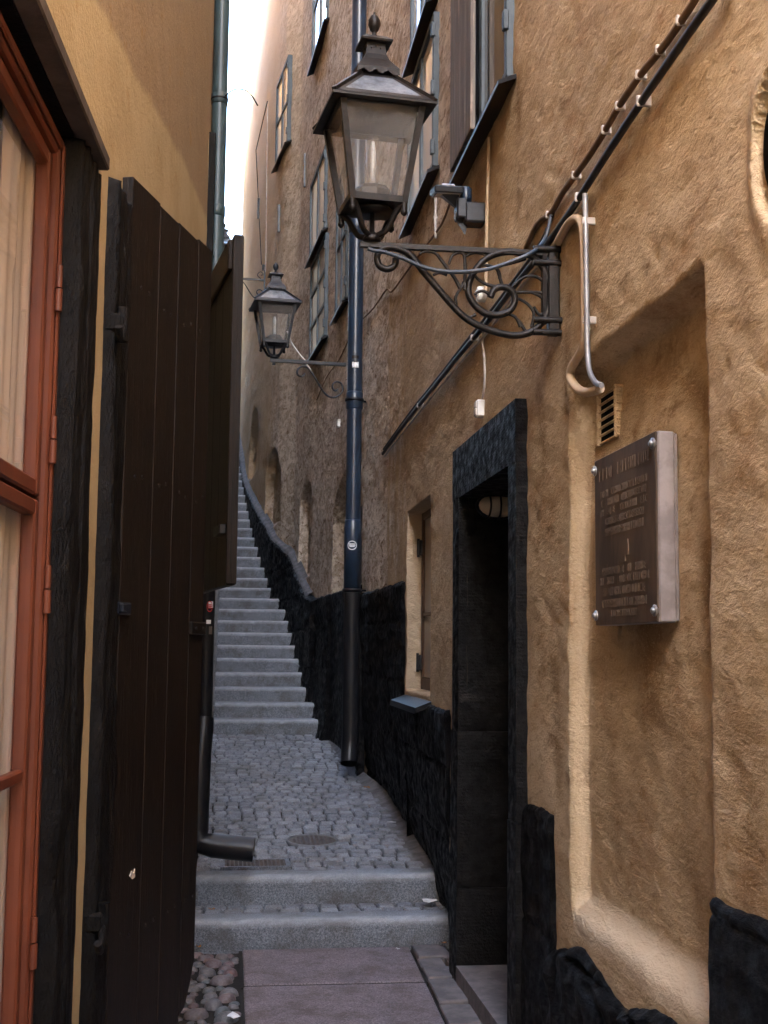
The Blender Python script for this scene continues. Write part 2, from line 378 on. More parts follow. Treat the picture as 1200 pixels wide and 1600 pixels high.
def glass(name, tint=(.9, .9, .9), rough=.03, ior=1.45, dirt_=0.0, dcol=(.5, .47, .44)):
    n = N(name); t = n.t; n.t.nodes.remove(n.p)
    tr = t.nodes.new('ShaderNodeBsdfTransparent'); tr.inputs[0].default_value = (*tint, 1)
    gl = t.nodes.new('ShaderNodeBsdfGlossy'); gl.inputs['Roughness'].default_value = rough
    fr = t.nodes.new('ShaderNodeFresnel'); fr.inputs[0].default_value = ior
    mx = t.nodes.new('ShaderNodeMixShader'); ge = t.nodes.new('ShaderNodeNewGeometry'); ff = n.math('MULTIPLY', fr.outputs[0], n.math('SUBTRACT', 1.0, ge.outputs['Backfacing'])); t.links.new(ff, mx.inputs[0]); t.links.new(tr.outputs[0], mx.inputs[1]); t.links.new(gl.outputs[0], mx.inputs[2])
    last = mx.outputs[0]
    if dirt_:
        df = t.nodes.new('ShaderNodeBsdfDiffuse'); df.inputs[0].default_value = (*dcol, 1)
        tl = t.nodes.new('ShaderNodeBsdfTranslucent'); tl.inputs[0].default_value = (*dcol, 1)
        ad = t.nodes.new('ShaderNodeMixShader'); ad.inputs[0].default_value = .5; t.links.new(df.outputs[0], ad.inputs[1]); t.links.new(tl.outputs[0], ad.inputs[2])
        m2 = t.nodes.new('ShaderNodeMixShader'); f = n.rng(n.noise(14, 5, .7), .3, .75, dirt_*.6, dirt_*1.4); t.links.new(f, m2.inputs[0])
        t.links.new(last, m2.inputs[1]); t.links.new(ad.outputs[0], m2.inputs[2]); last = m2.outputs[0]
    t.links.new(last, n.out.inputs[0]); M[name] = n.m; return n.m
glass('clear_glass', (.95, .95, .95), .02)
glass('lamp_glass', (.93, .92, .91), .05, 1.45, .20, (.80, .79, .77))
glass('roof_glass', (.75, .8, .88), .08, 1.5, .45, (.62, .70, .82))
glass('bulb_glass', (.9, .9, .9), .06, 1.6, .16, (.8, .76, .72))
def pane_reflect(name, base, coat=1.):
    n = N(name); n.col(n.mix(n.noise(3, 4, .6, (1, 1, .3)), base, tuple(v*.7 for v in base))); n.set(.6, spec=.5, coat=coat)
    n.p.inputs['Coat Roughness'].default_value = .02; n.p.inputs['Coat IOR'].default_value = 1.6; M[name] = n.m
pane_reflect('pane_cream', (.62, .54, .45), .5); pane_reflect('pane_white', (.85, .87, .90)); pane_reflect('pane_dark', (.05, .055, .06))  # white pane base stands in for bright sky reflected in upper windows

# ------------------------------------------------------------------ right hand house
rh = thing('ochre_house', 'tall ochre house along the right side of the alley with worn plaster and stone doorway', 'house', (1.05, 4, -1.42))
def child(o, par):
    o.parent = par
    o.matrix_parent_inverse = Matrix.Translation(par.location).inverted()
    return o
def px_y(px, py): return float(on_w(px, py)[1])
def px_z(px, py): return float(on_w(px, py)[2])
# openings and recesses (Y0, Y1, z0, z1, depth, kind)
NI = dict(y0=on_x(1106, 1000, 1.05)[1], y1=on_x(892, 1000, 1.05)[1], z1=on_x(1010, 487, 1.05)[2], z0=on_x(1000, 1500, 1.05)[2])
DO = dict(y0=float(on_x(794, 1100, 1.01)[1]), y1=float(on_x(716, 1100, 1.01)[1]), z1=px_z(712, 790), z0=-1.42)
DZ1 = float(on_x(703, 787, 1.01)[2])
WI = dict(y0=px_y(673, 900), y1=px_y(636, 900), z1=px_z(673, 775), z0=px_z(640, 1078))
AR = dict(y0=px_y(566, 850), y1=px_y(520, 850), z1=px_z(545, 735))
rec = [(NI['y0'], NI['y1'], NI['z0'], NI['z1'], .055), (WI['y0'], WI['y1'], WI['z0'], WI['z1'], .14)]
nich = []
for (a, b, t, bt) in ((486, 468, 757, 890), (438, 415, 702, 806), (404, 390, 641, 722)):
    y0 = px_y(a, (t+bt)/2); y1 = px_y(b, (t+bt)/2); nich.append((y0, y1, px_z(a, bt+4), px_z((a+b)/2, t), .10))
HOLE = on_x(1216, 222, 1.05)
Yl = list(np.arange(-1., 1.9, .25))
y = 1.9
while y < 22: Yl.append(y); y += max(.0105, .0030*y)
Yl += [22.0]
ez = []
for r in rec+nich: Yl += [r[0]-.004, r[0]+.004, r[1]-.004, r[1]+.004]; ez += [r[2]-.004, r[2]+.004, r[3]-.004, r[3]+.004]
for yy in (DO['y0'], DO['y1'], AR['y0'], AR['y1'], 8.44): Yl += [yy-.004, yy+.004]
Yl = np.array(sorted(set(np.round(Yl, 4))))
Zl = list(np.arange(-1.6, 1.7, .016))+list(np.arange(1.7, 6, .035))+list(np.arange(6, 12.1, .12))+ez
Zl = np.array(sorted(set(np.round(Zl, 4))))
YY, ZZ = np.meshgrid(Yl, Zl, indexing='ij')
def rect(Y, Z, r, s=.003):
    return sstep(r[0]-s, r[0]+s, Y)*(1-sstep(r[1]-s, r[1]+s, Y))*sstep(r[2]-s, r[2]+s, Z)*(1-sstep(r[3]-s, r[3]+s, Z))
dep = np.zeros_like(YY)
n_edge = .012*fbm(YY*9, ZZ*9, 5)
# niche: soft plaster edges, rounded, sill sloping outward
nr = (NI['y0']+n_edge, NI['y1']+n_edge, NI['z0'], NI['z1'])
m_n = sstep(nr[0]-.018, nr[0]+.018, YY)*(1-sstep(nr[1]-.018, nr[1]+.016, YY+n_edge))*sstep(NI['z0']-.03, NI['z0']+.05, ZZ+n_edge)*(1-sstep(NI['z1']-.012, NI['z1']+.006, ZZ+n_edge*1.5))
dep += m_n*(.055+.035*sstep(NI['z1']-.5, NI['z1'], ZZ))
dep += .14*rect(YY, ZZ, rec[1])
for r in nich:
    ym = (r[0]+r[1])/2; hw = (r[1]-r[0])/2
    top = r[3]-hw*.9*(1-np.sqrt(np.clip(1-((YY-ym)/hw)**2, 0, 1)))*(1 if r is not nich[0] else .5)
    dep += r[4]*(sstep(r[0]-.004, r[0]+.004, YY)*(1-sstep(r[1]-.004, r[1]+.004, YY))*sstep(r[2]-.05, r[2]+.05, ZZ)*(1-sstep(-.02, .02, ZZ-top)))
ym = (AR['y0']+AR['y1'])/2; hw = (AR['y1']-AR['y0'])/2
topa = AR['z1']-.45*(1-np.sqrt(np.clip(1-((YY-ym)/hw)**2, 0, 1)))
dep += .16*sstep(AR['y0']-.004, AR['y0']+.004, YY)*(1-sstep(AR['y1']-.004, AR['y1']+.004, YY))*(1-sstep(-.02, .02, ZZ-topa))
rr = np.sqrt((YY-HOLE[1])**2+((ZZ-HOLE[2])*.62)**2)
dep += .16*(1-sstep(.085, .092, rr+n_edge*.5))
dep -= .012*sstep(.16, .10, rr)*sstep(.085, .10, rr)
# horizontal soft shoulder running down from niche corner etc.
relief = .016*fbm(YY*2.2, ZZ*2.2, 11, 4)+.008*fbm(YY*5, ZZ*11, 21, 4)
# trowel strokes
relief += .006*fbm(YY*6+ZZ*10, ZZ*22-YY*12, 31, 2)*sstep(.45, .7, vnoise(YY*1.7, ZZ*1.7, 8)+.25)
far = sstep(7.5, 9, YY)
relief += far*(.03*fbm(YY*1.1, ZZ*1.1, 41, 3)+.014*fbm(YY*3, ZZ*8, 51, 4))
# a few shallow dents
for k in range(26):
    cy = random.uniform(2.2, 6.5); cz = random.uniform(-.7, 2.2); q = random.uniform(.012, .03)
    relief -= random.uniform(.003, .007)*np.exp(-(((YY-cy)/q)**2+((ZZ-cz)/(q*.8))**2))
cut = (YY > px_y(703, 1200)-.02)*(YY < WI['y1']+.08)*(ZZ < float(on_w(690, 1103)[2])-.03)
zc1, zc2 = float(on_w(630, 906)[2]), float(on_w(566, 925)[2])
cut = np.maximum(cut, (YY >= WI['y1']+.08)*(YY < AR['y0']-.01)*(ZZ < min(zc1, zc2)-.10))
dep = dep+.22*cut
XX = XR(YY)+dep-relief
# grey wash map
zl_pts = [on_w(*p) for p in ((805, 100), (725, 275), (690, 350), (612, 458), (565, 500), (540, 545), (500, 592))]
zy = np.array([p[1] for p in zl_pts]); zz = np.array([p[2] for p in zl_pts]); o_ = np.argsort(zy)
zline = np.interp(YY, zy[o_], zz[o_])
wash = np.maximum(sstep(-.10, .10, ZZ-zline)*sstep(4.4, 5.6, YY), sstep(8.0, 8.6, YY)*.95)
wash = np.maximum(wash, .50*sstep(6.0, 8.2, YY)*sstep(-.5, .7, ZZ))
wash = wash*(1-.9*sstep(14.5, 17, YY)*sstep(.5, 2.5, ZZ))  # wash thinned on the far upper wall to paint in its skylight
pale = np.zeros_like(YY)
mg = sstep(.004, .05, dep)*(1-sstep(.045, .07, dep))
# niche far jamb and sill paled, painting in light from behind and above
pale = np.maximum(pale, .55*(np.abs(YY-NI['y1']) < .05)*mg*(ZZ < NI['z1']-.1))
sill = (np.abs(ZZ-NI['z0']) < .065)*(YY > NI['y0'])*(YY < NI['y1'])
pale = np.maximum(pale, .75*sill)
pale = np.maximum(pale, .8*sstep(13.0, 17, YY)*sstep(1.5, 5, ZZ))  # far upper wall paled to paint in its sunlit cream glow
pale = np.maximum(pale, .8*((YY > WI['y1']-.02)*(YY < WI['y1']+.004)*(ZZ > WI['z0'])*(ZZ < WI['z1'])))
stain_and_shade = np.zeros_like(YY)
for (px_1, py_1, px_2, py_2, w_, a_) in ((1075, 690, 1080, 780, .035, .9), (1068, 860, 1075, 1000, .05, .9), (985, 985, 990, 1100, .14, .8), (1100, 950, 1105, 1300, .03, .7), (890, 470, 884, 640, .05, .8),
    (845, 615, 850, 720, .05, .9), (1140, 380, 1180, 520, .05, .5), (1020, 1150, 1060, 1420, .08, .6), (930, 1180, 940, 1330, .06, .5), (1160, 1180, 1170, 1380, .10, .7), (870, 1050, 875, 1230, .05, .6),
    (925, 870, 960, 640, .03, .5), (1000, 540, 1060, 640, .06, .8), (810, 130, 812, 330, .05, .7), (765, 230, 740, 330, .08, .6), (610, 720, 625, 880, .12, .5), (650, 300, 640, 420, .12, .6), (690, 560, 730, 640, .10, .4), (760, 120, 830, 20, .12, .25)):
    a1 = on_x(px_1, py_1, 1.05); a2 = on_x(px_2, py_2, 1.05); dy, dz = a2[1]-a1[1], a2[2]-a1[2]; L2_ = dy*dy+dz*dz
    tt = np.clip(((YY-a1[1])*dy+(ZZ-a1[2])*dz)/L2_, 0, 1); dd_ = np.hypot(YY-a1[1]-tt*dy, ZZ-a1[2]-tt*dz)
    stain_and_shade = np.maximum(stain_and_shade, a_*np.exp(-(dd_/w_)**2))
stain_and_shade = stain_and_shade*(YY < 8.6); stain_and_shade = np.maximum(stain_and_shade, 2.2*(rr < .088)*(ZZ > HOLE[2]-.11))  # inner side of the round hole darkened with painted shade
keep = np.ones((len(Yl)-1, len(Zl)-1), bool)
yc = (Yl[:-1]+Yl[1:])/2; zc = (Zl[:-1]+Zl[1:])/2
keep &= ~(((yc > DO['y0']) & (yc < DO['y1']))[:, None] & (zc < DZ1)[None, :])
wall = child(grid_obj('wall', np.stack([XX, YY, ZZ], -1), M['plaster'], keep=keep, attrs={'wash': wash, 'pale': pale, 'stain_and_shade': stain_and_shade}), rh)
# body of the house behind its front
mb = MB(); RT = 12.0
bk = [(float(XR(Y)), Y) for Y in (-1., 8.44, 10, 11.3, 12.9, 14.4, 15.1, 17, 19, 22)]
mb.add([(1.05, -1., -1.6), (6, -1., -1.6), (6, -1., RT), (1.05, -1., RT)], [(0, 1, 2, 3)])
mb.add([(float(XR(22)), 22, -1.6), (6, 22, -1.6), (6, 22, RT), (float(XR(22)), 22, RT)], [(3, 2, 1, 0)])
mb.add([(6, -1., -1.6), (6, 22, -1.6), (6, 22, RT), (6, -1., RT)], [(0, 1, 2, 3)])
gm = mb.build('gable_wall', M['plaster']); child(gm, rh)
mb = MB(); vs = []
for x, yv in bk: vs += [(x-.25, yv, RT-.05), (x+2.5, yv, RT+1.8), (6.2, yv, RT-.05)]
fs = []
for i in range(len(bk)-1): fs += [(3*i, 3*i+3, 3*i+4, 3*i+1), (3*i+1, 3*i+4, 3*i+5, 3*i+2), (3*i+2, 3*i+5, 3*i+3, 3*i)]
mb.add(vs, fs); child(mb.build('roof', M['black_iron']), rh)

# black tarred plinth, segment by segment: (Ystart, Yend, top(Y), bottom(Y), proud)
def ground_z(Y):
    Y = np.asarray(Y, float)
    z = np.where(Y < 6.17, -1.42, np.where(Y < 6.57, -1.285, -1.155+(Y-6.57)*.0716))
    z = np.where(Y > 11.66, -.795+(np.minimum(Y, 15.3)-11.66)*.409, z)
    z = np.where(Y > 15.3, .73+(np.minimum(Y, 28)-15.3)*.45, z)
    return z
mp = []
def plinth(y0, y1, top, proud, seed, name='plinth', mat='tar', foot=.0, n=None, rough=1.):
    """top: function of Y; a lumpy sheet whose upper lip rolls back into the wall"""
    n = n or int(max(12, (y1-y0)/(.012*max(1, y0/4))))
    Ys = np.linspace(y0, y1, n); Ys = np.concatenate([[y0-.0005], Ys, [y1+.0005]])
    m = 90; T = np.linspace(0, 1, m)
    Yg, Tg = np.meshgrid(Ys, T, indexing='ij')
    tp = np.vectorize(top)(Yg)+.012*fbm(Yg*12, Yg*0, seed, 3)*2
    bt = ground_z(Yg)-.08
    Z = bt+(tp-bt)*Tg
    lip = sstep(0, .03, tp-Z)
    ch_ = .36; rowi = np.floor((Z+2)/ch_); zr = (Z+2)-rowi*ch_+.015*fbm(Yg*3, Z*0, seed+9)
    yr_ = np.mod(Yg+rowi*.37, .62)+.02*fbm(Z*5, Yg*0, seed+8)
    jg = .05*np.maximum(np.exp(-(zr/.014)**2), np.exp(-((yr_-.31)/.016)**2))
    pr = (proud+rough*(.06*(.5-2*np.abs(fbm(Yg*2.2, Z*4.5, seed+1, 4)))*.7+.02*fbm(Yg*3, Z*8, seed+6, 3)+.014*fbm(Yg*8, Z*20, seed+4, 3)-.4*jg)+foot*np.exp(-(Z-bt-.08)/(.12 if foot > 0 else .45)))*(.25+.75*lip)
    pr = np.maximum(pr, .006 if foot >= 0 else -.14)
    pr[0, :] = -.02; pr[-1, :] = -.02; pr[:, -1] = -.03
    X = XR(Yg)-pr
    o = grid_obj(name, np.stack([X, Yg, Z], -1), M[mat]); return child(o, rh)
def cst(v): return lambda Y: v
pz = lambda px, py: float(on_w(px, py)[2])
Y1120 = px_y(1121, 1400)
plinth(1.2, Y1120, cst(pz(1121, 1395)), .02, 100, rough=.35)
Yd = px_y(868, 1300)
zA = pz(868, 1462); zB = pz(1040, 1600)
plinth(Y1120+.001, Yd, lambda Y: zA+(zB-zA)*(Yd-Y)/(Yd-2.9)+.03*math.sin(Y*9)-.05*float(sstep(3.6, 4.0, Y))*0, .022, 120, foot=.05)
Ydn = px_y(822, 1300)
plinth(Yd+.001, Ydn, lambda Y: pz(845, 1262)+.015*math.cos((Y-Yd)*5), .018, 140, rough=.4)
Yfar_j = px_y(703, 1200)
plinth(Yfar_j, WI['y1']+.07, cst(pz(690, 1103)), .03, 160, foot=-.10, rough=.7)
zP1 = pz(630, 906); zP2 = pz(566, 925)
Y630 = WI['y1']+.072
plinth(Y630, AR['y0'], lambda Y: zP1+(zP2-zP1)*min(1, (Y-Y630)/(AR['y0']-Y630)), .02, 180, foot=-.09, rough=.7)
zP3 = pz(500, 932)
plinth(AR['y0']-.10, AR['y0']+.012, cst(zP2), .03, 190, n=14, rough=.3)
plinth(AR['y0']+.01, AR['y1']-.01, cst(zP3), -.05+.0, 200, foot=.03, rough=.3)
plinth(AR['y1'], 12.2, cst(zP3), .03, 220, foot=.05)
tops = [on_w(485, 925), on_w(470, 890), on_w(440, 850), on_w(425, 828), on_w(395, 770), on_w(385, 745), on_w(370, 700), on_w(362, 672)]
ty = np.array([p[1] for p in tops]); tz = np.array([p[2] for p in tops]); k_ = np.argsort(ty)
ptop = lambda Y: float(max(np.interp(Y, ty[k_], tz[k_]), ground_z(Y)+.12))
plinth(12.2, 15.0, ptop, .07, 240, foot=.03)
plinth(15.001, 22, ptop, .07, 260, foot=.0, rough=.6)
# cement ledge on the plinth beside the stairs
Ys = np.linspace(12.6, 22, 300); us = np.linspace(0, 1, 6)
Yg, Ug = np.meshgrid(Ys, us, indexing='ij'); tp = np.vectorize(ptop)(Ys)[:, None]
wd = .09+.01*fbm(Yg*3, Yg*0, 301)
Pz = tp+.05*Ug*Ug+.004+.008*fbm(Yg*7, Ug*3, 300); PX = XR(Yg)-wd*(1-Ug)+.02
Pz[:, 0] -= .05
child(grid_obj('plinth_ledge', np.stack([PX, Yg, Pz], -1), M['ledge'], flip=True), rh)

mb = MB(); mb.lathe([(.001, 0), (.068, 0), (.068, -.02)], 24, M=Matrix.Translation((1.05-.001, HOLE[1], HOLE[2])) @ Matrix.Rotation(math.radians(-90), 4, 'Y') @ Matrix.Diagonal((1.55, 1, 1, 1)))
child(mb.build('hole_shade_disc', M['void']), rh)  # black disc standing in for the shade inside the round hole
# ---- doorway
dw_y0, dw_y1 = DO['y0'], DO['y1']
FX = 1.01
def rough_block(mb, x0, x1, y0, y1, z0, z1, amp=.006, seed=0, step=.03):
    """dressed stone with softly uneven faces"""
    for ax, val, (a0, a1), (b0, b1) in ((0, x0, (y0, y1), (z0, z1)), (1, y0, (x0, x1), (z0, z1)), (1, y1, (x0, x1), (z0, z1)), (2, z0, (x0, x1), (y0, y1)), (2, z1, (x0, x1), (y0, y1))):
        na = max(3, int((a1-a0)/step)+1); nb = max(3, int((b1-b0)/step)+1)
        A = np.linspace(a0, a1, na); B = np.linspace(b0, b1, nb); Ag, Bg = np.meshgrid(A, B, indexing='ij')
        ea = np.minimum(Ag-a0, a1-Ag); eb = np.minimum(Bg-b0, b1-Bg); e = np.minimum(ea, eb)
        d = amp*fbm(Ag*7+seed*3.1, Bg*7+ax*5, seed, 3)*sstep(0, .02, e)
        sgn = 1 if val in (y1, z1) and ax > 0 else -1
        V = val+sgn*(np.abs(d))
        P = {0: (V, Ag, Bg), 1: (Ag, V, Bg), 2: (Ag, Bg, V)}[ax]; P = np.stack(P, -1).reshape(-1, 3)
        idx = np.arange(na*nb).reshape(na, nb)
        q = np.stack([idx[:-1, :-1], idx[1:, :-1], idx[1:, 1:], idx[:-1, 1:]], -1).reshape(-1, 4)
        mb.add(P, [tuple(int(i) for i in t) for t in q], True)
JY0 = float(on_x(824, 1100, 1.05)[1]); JY1 = float(on_x(703, 1100, 1.0)[1])
LZ1 = float(on_x(703, 711, FX)[2])
doorway = child(bpy.data.objects.new('doorway', None), rh); COL.objects.link(doorway)
mb = MB(); rough_block(mb, FX, 1.40, JY0, dw_y0, -.60, DZ1, seed=2); rough_block(mb, FX-.004, 1.40, JY0-.004, dw_y0, -1.45, -.604, seed=12); child(mb.build('door_jamb', M['stone_frame']), rh)
mb = MB(); rough_block(mb, FX, 1.62, dw_y1, JY1, -.36, DZ1, .03, seed=3); rough_block(mb, FX-.005, 1.62, dw_y1-.012, JY1+.004, -1.024, -.3605, .035, seed=5); rough_block(mb, FX-.008, 1.62, dw_y1-.02, JY1+.004, -1.45, -1.025, .02, seed=6)
child(mb.build('door_jamb', M['stone_frame']), rh)
mb = MB(); rough_block(mb, FX-.002, 1.40, JY0-.002, JY1+.004, DZ1+.001, LZ1, .01, seed=4); child(mb.build('lintel', M['stone_frame']), rh)
bpy.data.objects.remove(doorway)
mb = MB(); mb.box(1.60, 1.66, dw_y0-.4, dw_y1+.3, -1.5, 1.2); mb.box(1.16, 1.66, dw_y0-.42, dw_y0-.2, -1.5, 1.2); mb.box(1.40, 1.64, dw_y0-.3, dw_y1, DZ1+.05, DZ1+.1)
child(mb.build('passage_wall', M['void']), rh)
mb = MB(); rough_block(mb, 1.0, 1.62, dw_y0+.004, dw_y1-.022, -1.46, -1.345, .008, seed=9); child(mb.build('threshold', M['flag']), rh)
dd = MB(); dd.box(1.555, 1.595, dw_y0, dw_y1, -1.40, DZ1-.02, b=.004)
for i in range(3):
    for j in range(2): dd.box(1.54, 1.556, dw_y0+.08+j*.42, dw_y0+.42+j*.42, -1.3+i*.66, -.74+i*.66, b=.01)
door = child(dd.build('door', M['black_timber']), rh)
# bulkhead lamp inside the doorway
c = on_x(776, 782, 1.13)
bl = thing('bulkhead_lamp', 'oval bulkhead lamp with pale glass and dark guard high inside the stone doorway', 'wall lamp', (1.18, dw_y1-.01, c[2]))
mb = MB(); mb.tube([(0, 0, 0), (0, -.03, 0)], .10, 20, flat=.62); mb.build('housing', M['black_iron'], bl)
g_ = MB(); vs = []; 
for i in range(7):
    t = i/6*math.pi/2
    for k in range(20): q = 2*math.pi*k/20; vs.append((.088*math.cos(t)*math.cos(q), -.03-.055*math.sin(t), .052*math.cos(t)*math.sin(q)))
g_.add(vs, [(i*20+k, i*20+(k+1) % 20, (i+1)*20+(k+1) % 20, (i+1)*20+k) for i in range(6) for k in range(20)], True)
g_.build('glass_cover', M['cream_paint'], bl)
mb = MB()
for x in (-.05, 0, .05): mb.tube([(x, -.03, .055), (x*.95, -.07, .045), (x*.9, -.092, 0), (x*.95, -.07, -.045), (x, -.03, -.055)], .005, 6, True)
mb.build('guard', M['black_iron'], bl)

# ---- small window beside the door
wy0, wy1, wz0, wz1 = WI['y0'], WI['y1'], WI['z0'], WI['z1']
X0 = 1.05+.085
w = bpy.data.objects.new('window', None); COL.objects.link(w); child(w, rh)
def wpart(name, mb, mat): o = mb.build(name, M[mat]); o.parent = w; return o
mb = MB(); t = .045
mb.box(X0, X0+.05, wy1-t, wy1, wz0, wz1, b=.004); mb.box(X0, X0+.05, wy0, wy0+t, wz0, wz1, b=.004); mb.box(X0+.002, X0+.048, wy0+t, wy1-t, wz1-t, wz1, b=.004); mb.box(X0+.002, X0+.048, wy0+t, wy1-t, wz0, wz0+t*1.6, b=.004)
mb.box(X0-.004, X0+.04, (wy0+wy1)/2-.03, (wy0+wy1)/2+.03, wz0+t, wz1-t, b=.004); zm = wz0+.42*(wz1-wz0)
mb.box(X0+.006, X0+.036, wy0+t, wy1-t, zm-.012, zm+.012, b=.003)
wpart('window_frame', mb, 'brown_paint')
mb = MB(); mb.box(X0+.015, X0+.02, wy0+t, wy1-t, wz0+t, wz1-t); wpart('pane', mb, 'pane_cream')
for zc_ in (wz0+.15*(wz1-wz0), wz0+.80*(wz1-wz0)):
    mb = MB(); mb.box(X0-.02, X0+.0, wy1-.05, wy1-.012, zc_-.045, zc_+.045, b=.004); mb.tube([(X0-.02, wy1-.014, zc_-.055), (X0-.02, wy1-.014, zc_+.055)], .009); wpart('hinge', mb, 'black_iron')
mb = MB(); zs = wz0-.01
mb.add([(1.16, wy0-.04, zs+.02), (1.16, wy1+.03, zs+.02), (.965, wy1+.05, zs-.055), (.965, wy0-.06, zs-.055), (1.16, wy0-.04, zs), (1.16, wy1+.03, zs), (.96, wy1+.05, zs-.085), (.96, wy0-.06, zs-.085)], [(0, 3, 2, 1), (4, 5, 6, 7), (2, 3, 7, 6), (0, 4, 7, 3), (1, 2, 6, 5)])
wpart('window_sill', mb, 'pipe_black')
# arched opening behind the drainpipe: dark door leaf
mb = MB(); mb.box(float(XR(ym))+.10, float(XR(ym))+.14, AR['y0']+.05, AR['y1']-.05, px_z(545, 905)-.02, AR['z1']-.30, b=.005); child(mb.build('door', M['pipe_black']), rh)

# ---- upper windows
def upper_window(pa, pb, top_z, pane='pane_cream', leaf=None, group=None, cols=2, rows=2, proud=.012, sill=.05):
    """pa/pb: near and far lower corners (pixels on the front)"""
    A = on_w(*pa); B = on_w(*pb); z0 = (A[2]+B[2])/2; z1 = z0+top_z
    L = math.hypot(B[0]-A[0], B[1]-A[1]); a = math.atan2(B[0]-A[0], B[1]-A[1])
    R = Matrix.Translation((A[0], A[1], z0)) @ Matrix.Rotation(-a, 4, 'Z')   # local: +y along the wall, -x to the alley
    o = bpy.data.objects.new('window', None); COL.objects.link(o); o.matrix_local = Matrix.Translation(-Vector(rh.location)) @ R; o.parent = rh
    H = top_z; t = .036
    mb = MB(); x0, x1 = -proud-.02, .03
    mb.box(x0, x1, 0, t, 0, H, b=.004); mb.box(x0, x1, L-t, L, 0, H, b=.004); mb.box(x0+.002, x1, t, L-t, H-t, H); mb.box(x0+.002, x1, t, L-t, 0, t, b=.004)
    for c_ in range(1, cols): mb.box(x0+.004, x1, L*c_/cols-.022, L*c_/cols+.022, t, H-t, b=.004)
    for r_ in range(1, rows): mb.box(x0+.008, x1, t, L-t, H*r_/rows-.02, H*r_/rows+.02, b=.003)
    mb.build('window_frame', M['window_blue'], o)
    mb = MB(); mb.box(-proud, -proud+.006, t, L-t, t, H-t); mb.build('pane', M[pane], o)
    for zc_ in (.12*H, .88*H, .5*H):
        mb = MB(); mb.box(x0-.012, x0+.01, -.012, .02, zc_-.04, zc_+.04, b=.003); mb.build('hinge', M['window_blue'], o)
    mb = MB(); sp = sill
    mb.add([(.02, -.05, .0), (.02, L+.05, .0), (-sp-.02, L+.06, -.045), (-sp-.02, -.06, -.045), (.02, -.05, -.02), (.02, L+.05, -.02), (-sp-.02, L+.06, -.062), (-sp-.02, -.06, -.062)],
           [(0, 3, 2, 1), (4, 5, 6, 7), (2, 3, 7, 6), (0, 4, 7, 3), (1, 2, 6, 5)])
    mb.build('window_sill', M['pipe_black'], o)
    if leaf:
        mb = MB(); k = 4; y0_, y1_ = leaf
        for i in range(k): mb.box(-.065, -.042, L*y0_+(y1_-y0_)*L*i/k+.002, L*y0_+(y1_-y0_)*L*(i+1)/k-.002, .02, H-.02, b=.003)
        mb.build('shutter', M['weathered_board'], o)
    return o
upper_window((803, 121), (724, 276), 1.9, 'pane_dark', leaf=(.52, 1.0), cols=2, rows=1, sill=.055)
upper_window((685, 263), (643, 352), .86, 'pane_white', cols=2, rows=1)
upper_window((682, 8), (648, 92), 1.3, 'pane_white', cols=2, rows=1)
upper_window((511, 533), (487, 556), 1.02, 'pane_cream', cols=2, rows=3)
upper_window((511, 363), (487, 404), .85, 'pane_cream', cols=2, rows=1)
upper_window((545, 470), (528, 493), 1.25, 'pane_cream', cols=2, rows=2)
upper_window((452, 220), (433, 263), 1.1, 'pane_white', cols=2, rows=2)
upper_window((515, 38), (491, 100), 1.3, 'pane_white', cols=2, rows=2)

# ---- vent grille in the niche
c0 = on_x(962, 600, 1.105); c1 = on_x(937, 690, 1.105)
vg = MB(); A = on_x(963, 598, 1.12); B = on_x(937, 692, 1.12); ya, yb = A[1], B[1]
za = on_x(950, 609, 1.11)[2]; zb = on_x(950, 684, 1.11)[2]
NX = 1.05+.076
vent = thing('vent_grille', 'narrow ochre vent grille with six black slots in the wall niche above the plaque', 'vent', (NX, (ya+yb)/2, zb))
mb = MB(); hh = (za-zb)
for i in range(7): mb.box(-.008, .03, -(yb-ya)/2-.01, (yb-ya)/2+.01, hh*i/6-.0035, hh*i/6+.0035, b=.002)
for s_ in (-1, 1): mb.box(-.015, .03, s_*((yb-ya)/2+.002)-.003, s_*((yb-ya)/2+.002)+.003, -.006, hh+.006, b=.002)
mb.build('grille_frame', M['plaster'], vent)
mb = MB(); mb.box(-.001, .02, -(yb-ya)/2, (yb-ya)/2, 0, hh); mb.build('slot_backing', M['void'], vent)

# ---- plaque
PX0 = 1.045
pa = on_x(1025, 800, PX0); py0 = pa[1]; py1 = on_x(930, 850, PX0)[1]
pzt = on_x(1022, 674, PX0)[2]; pzb = on_x(1024, 972, PX0)[2]
pl = thing('memorial_plaque', 'thick dark bronze memorial plaque with worn lettering bolted in the wall niche', 'plaque', (PX0, (py0+py1)/2, pzb))
L = py1-py0; H = pzt-pzb
mb = MB(); mb.box(0, .006, -L/2, L/2, 0, H, b=.002); mb.build('plaque_face', M['plaque_front'], pl)
mb = MB(); mb.box(.006, .05, -L/2-.001, L/2+.001, -.001, H+.001, b=.004); mb.box(.05, .058, -L/2+.0, L/2, .003, H-.003, b=.003); mb.build('plaque_body', M['plaque_side'], pl)
mb = MB(); rnd = random.Random(3)
def glyph(mb, y, z, s):
    # worn raised strokes, no longer legible
    k = rnd.randint(0, 5); w_ = s*.55; st = s*.14
    def vb(a): mb.box(-.0017, .001, y-a-st/2, y-a+st/2, z, z+s)
    def hb(b, l=1.): mb.box(-.0015, .001, y-w_*l, y, z+b*s-st/2, z+b*s+st/2)
    vb(0 if k != 4 else w_/2)
    if k in (0, 1, 5): vb(w_)
    if k in (0, 2, 3): hb(.93)
    if k in (1, 2, 5): hb(.5)
    if k in (0, 2, 3): hb(.07)
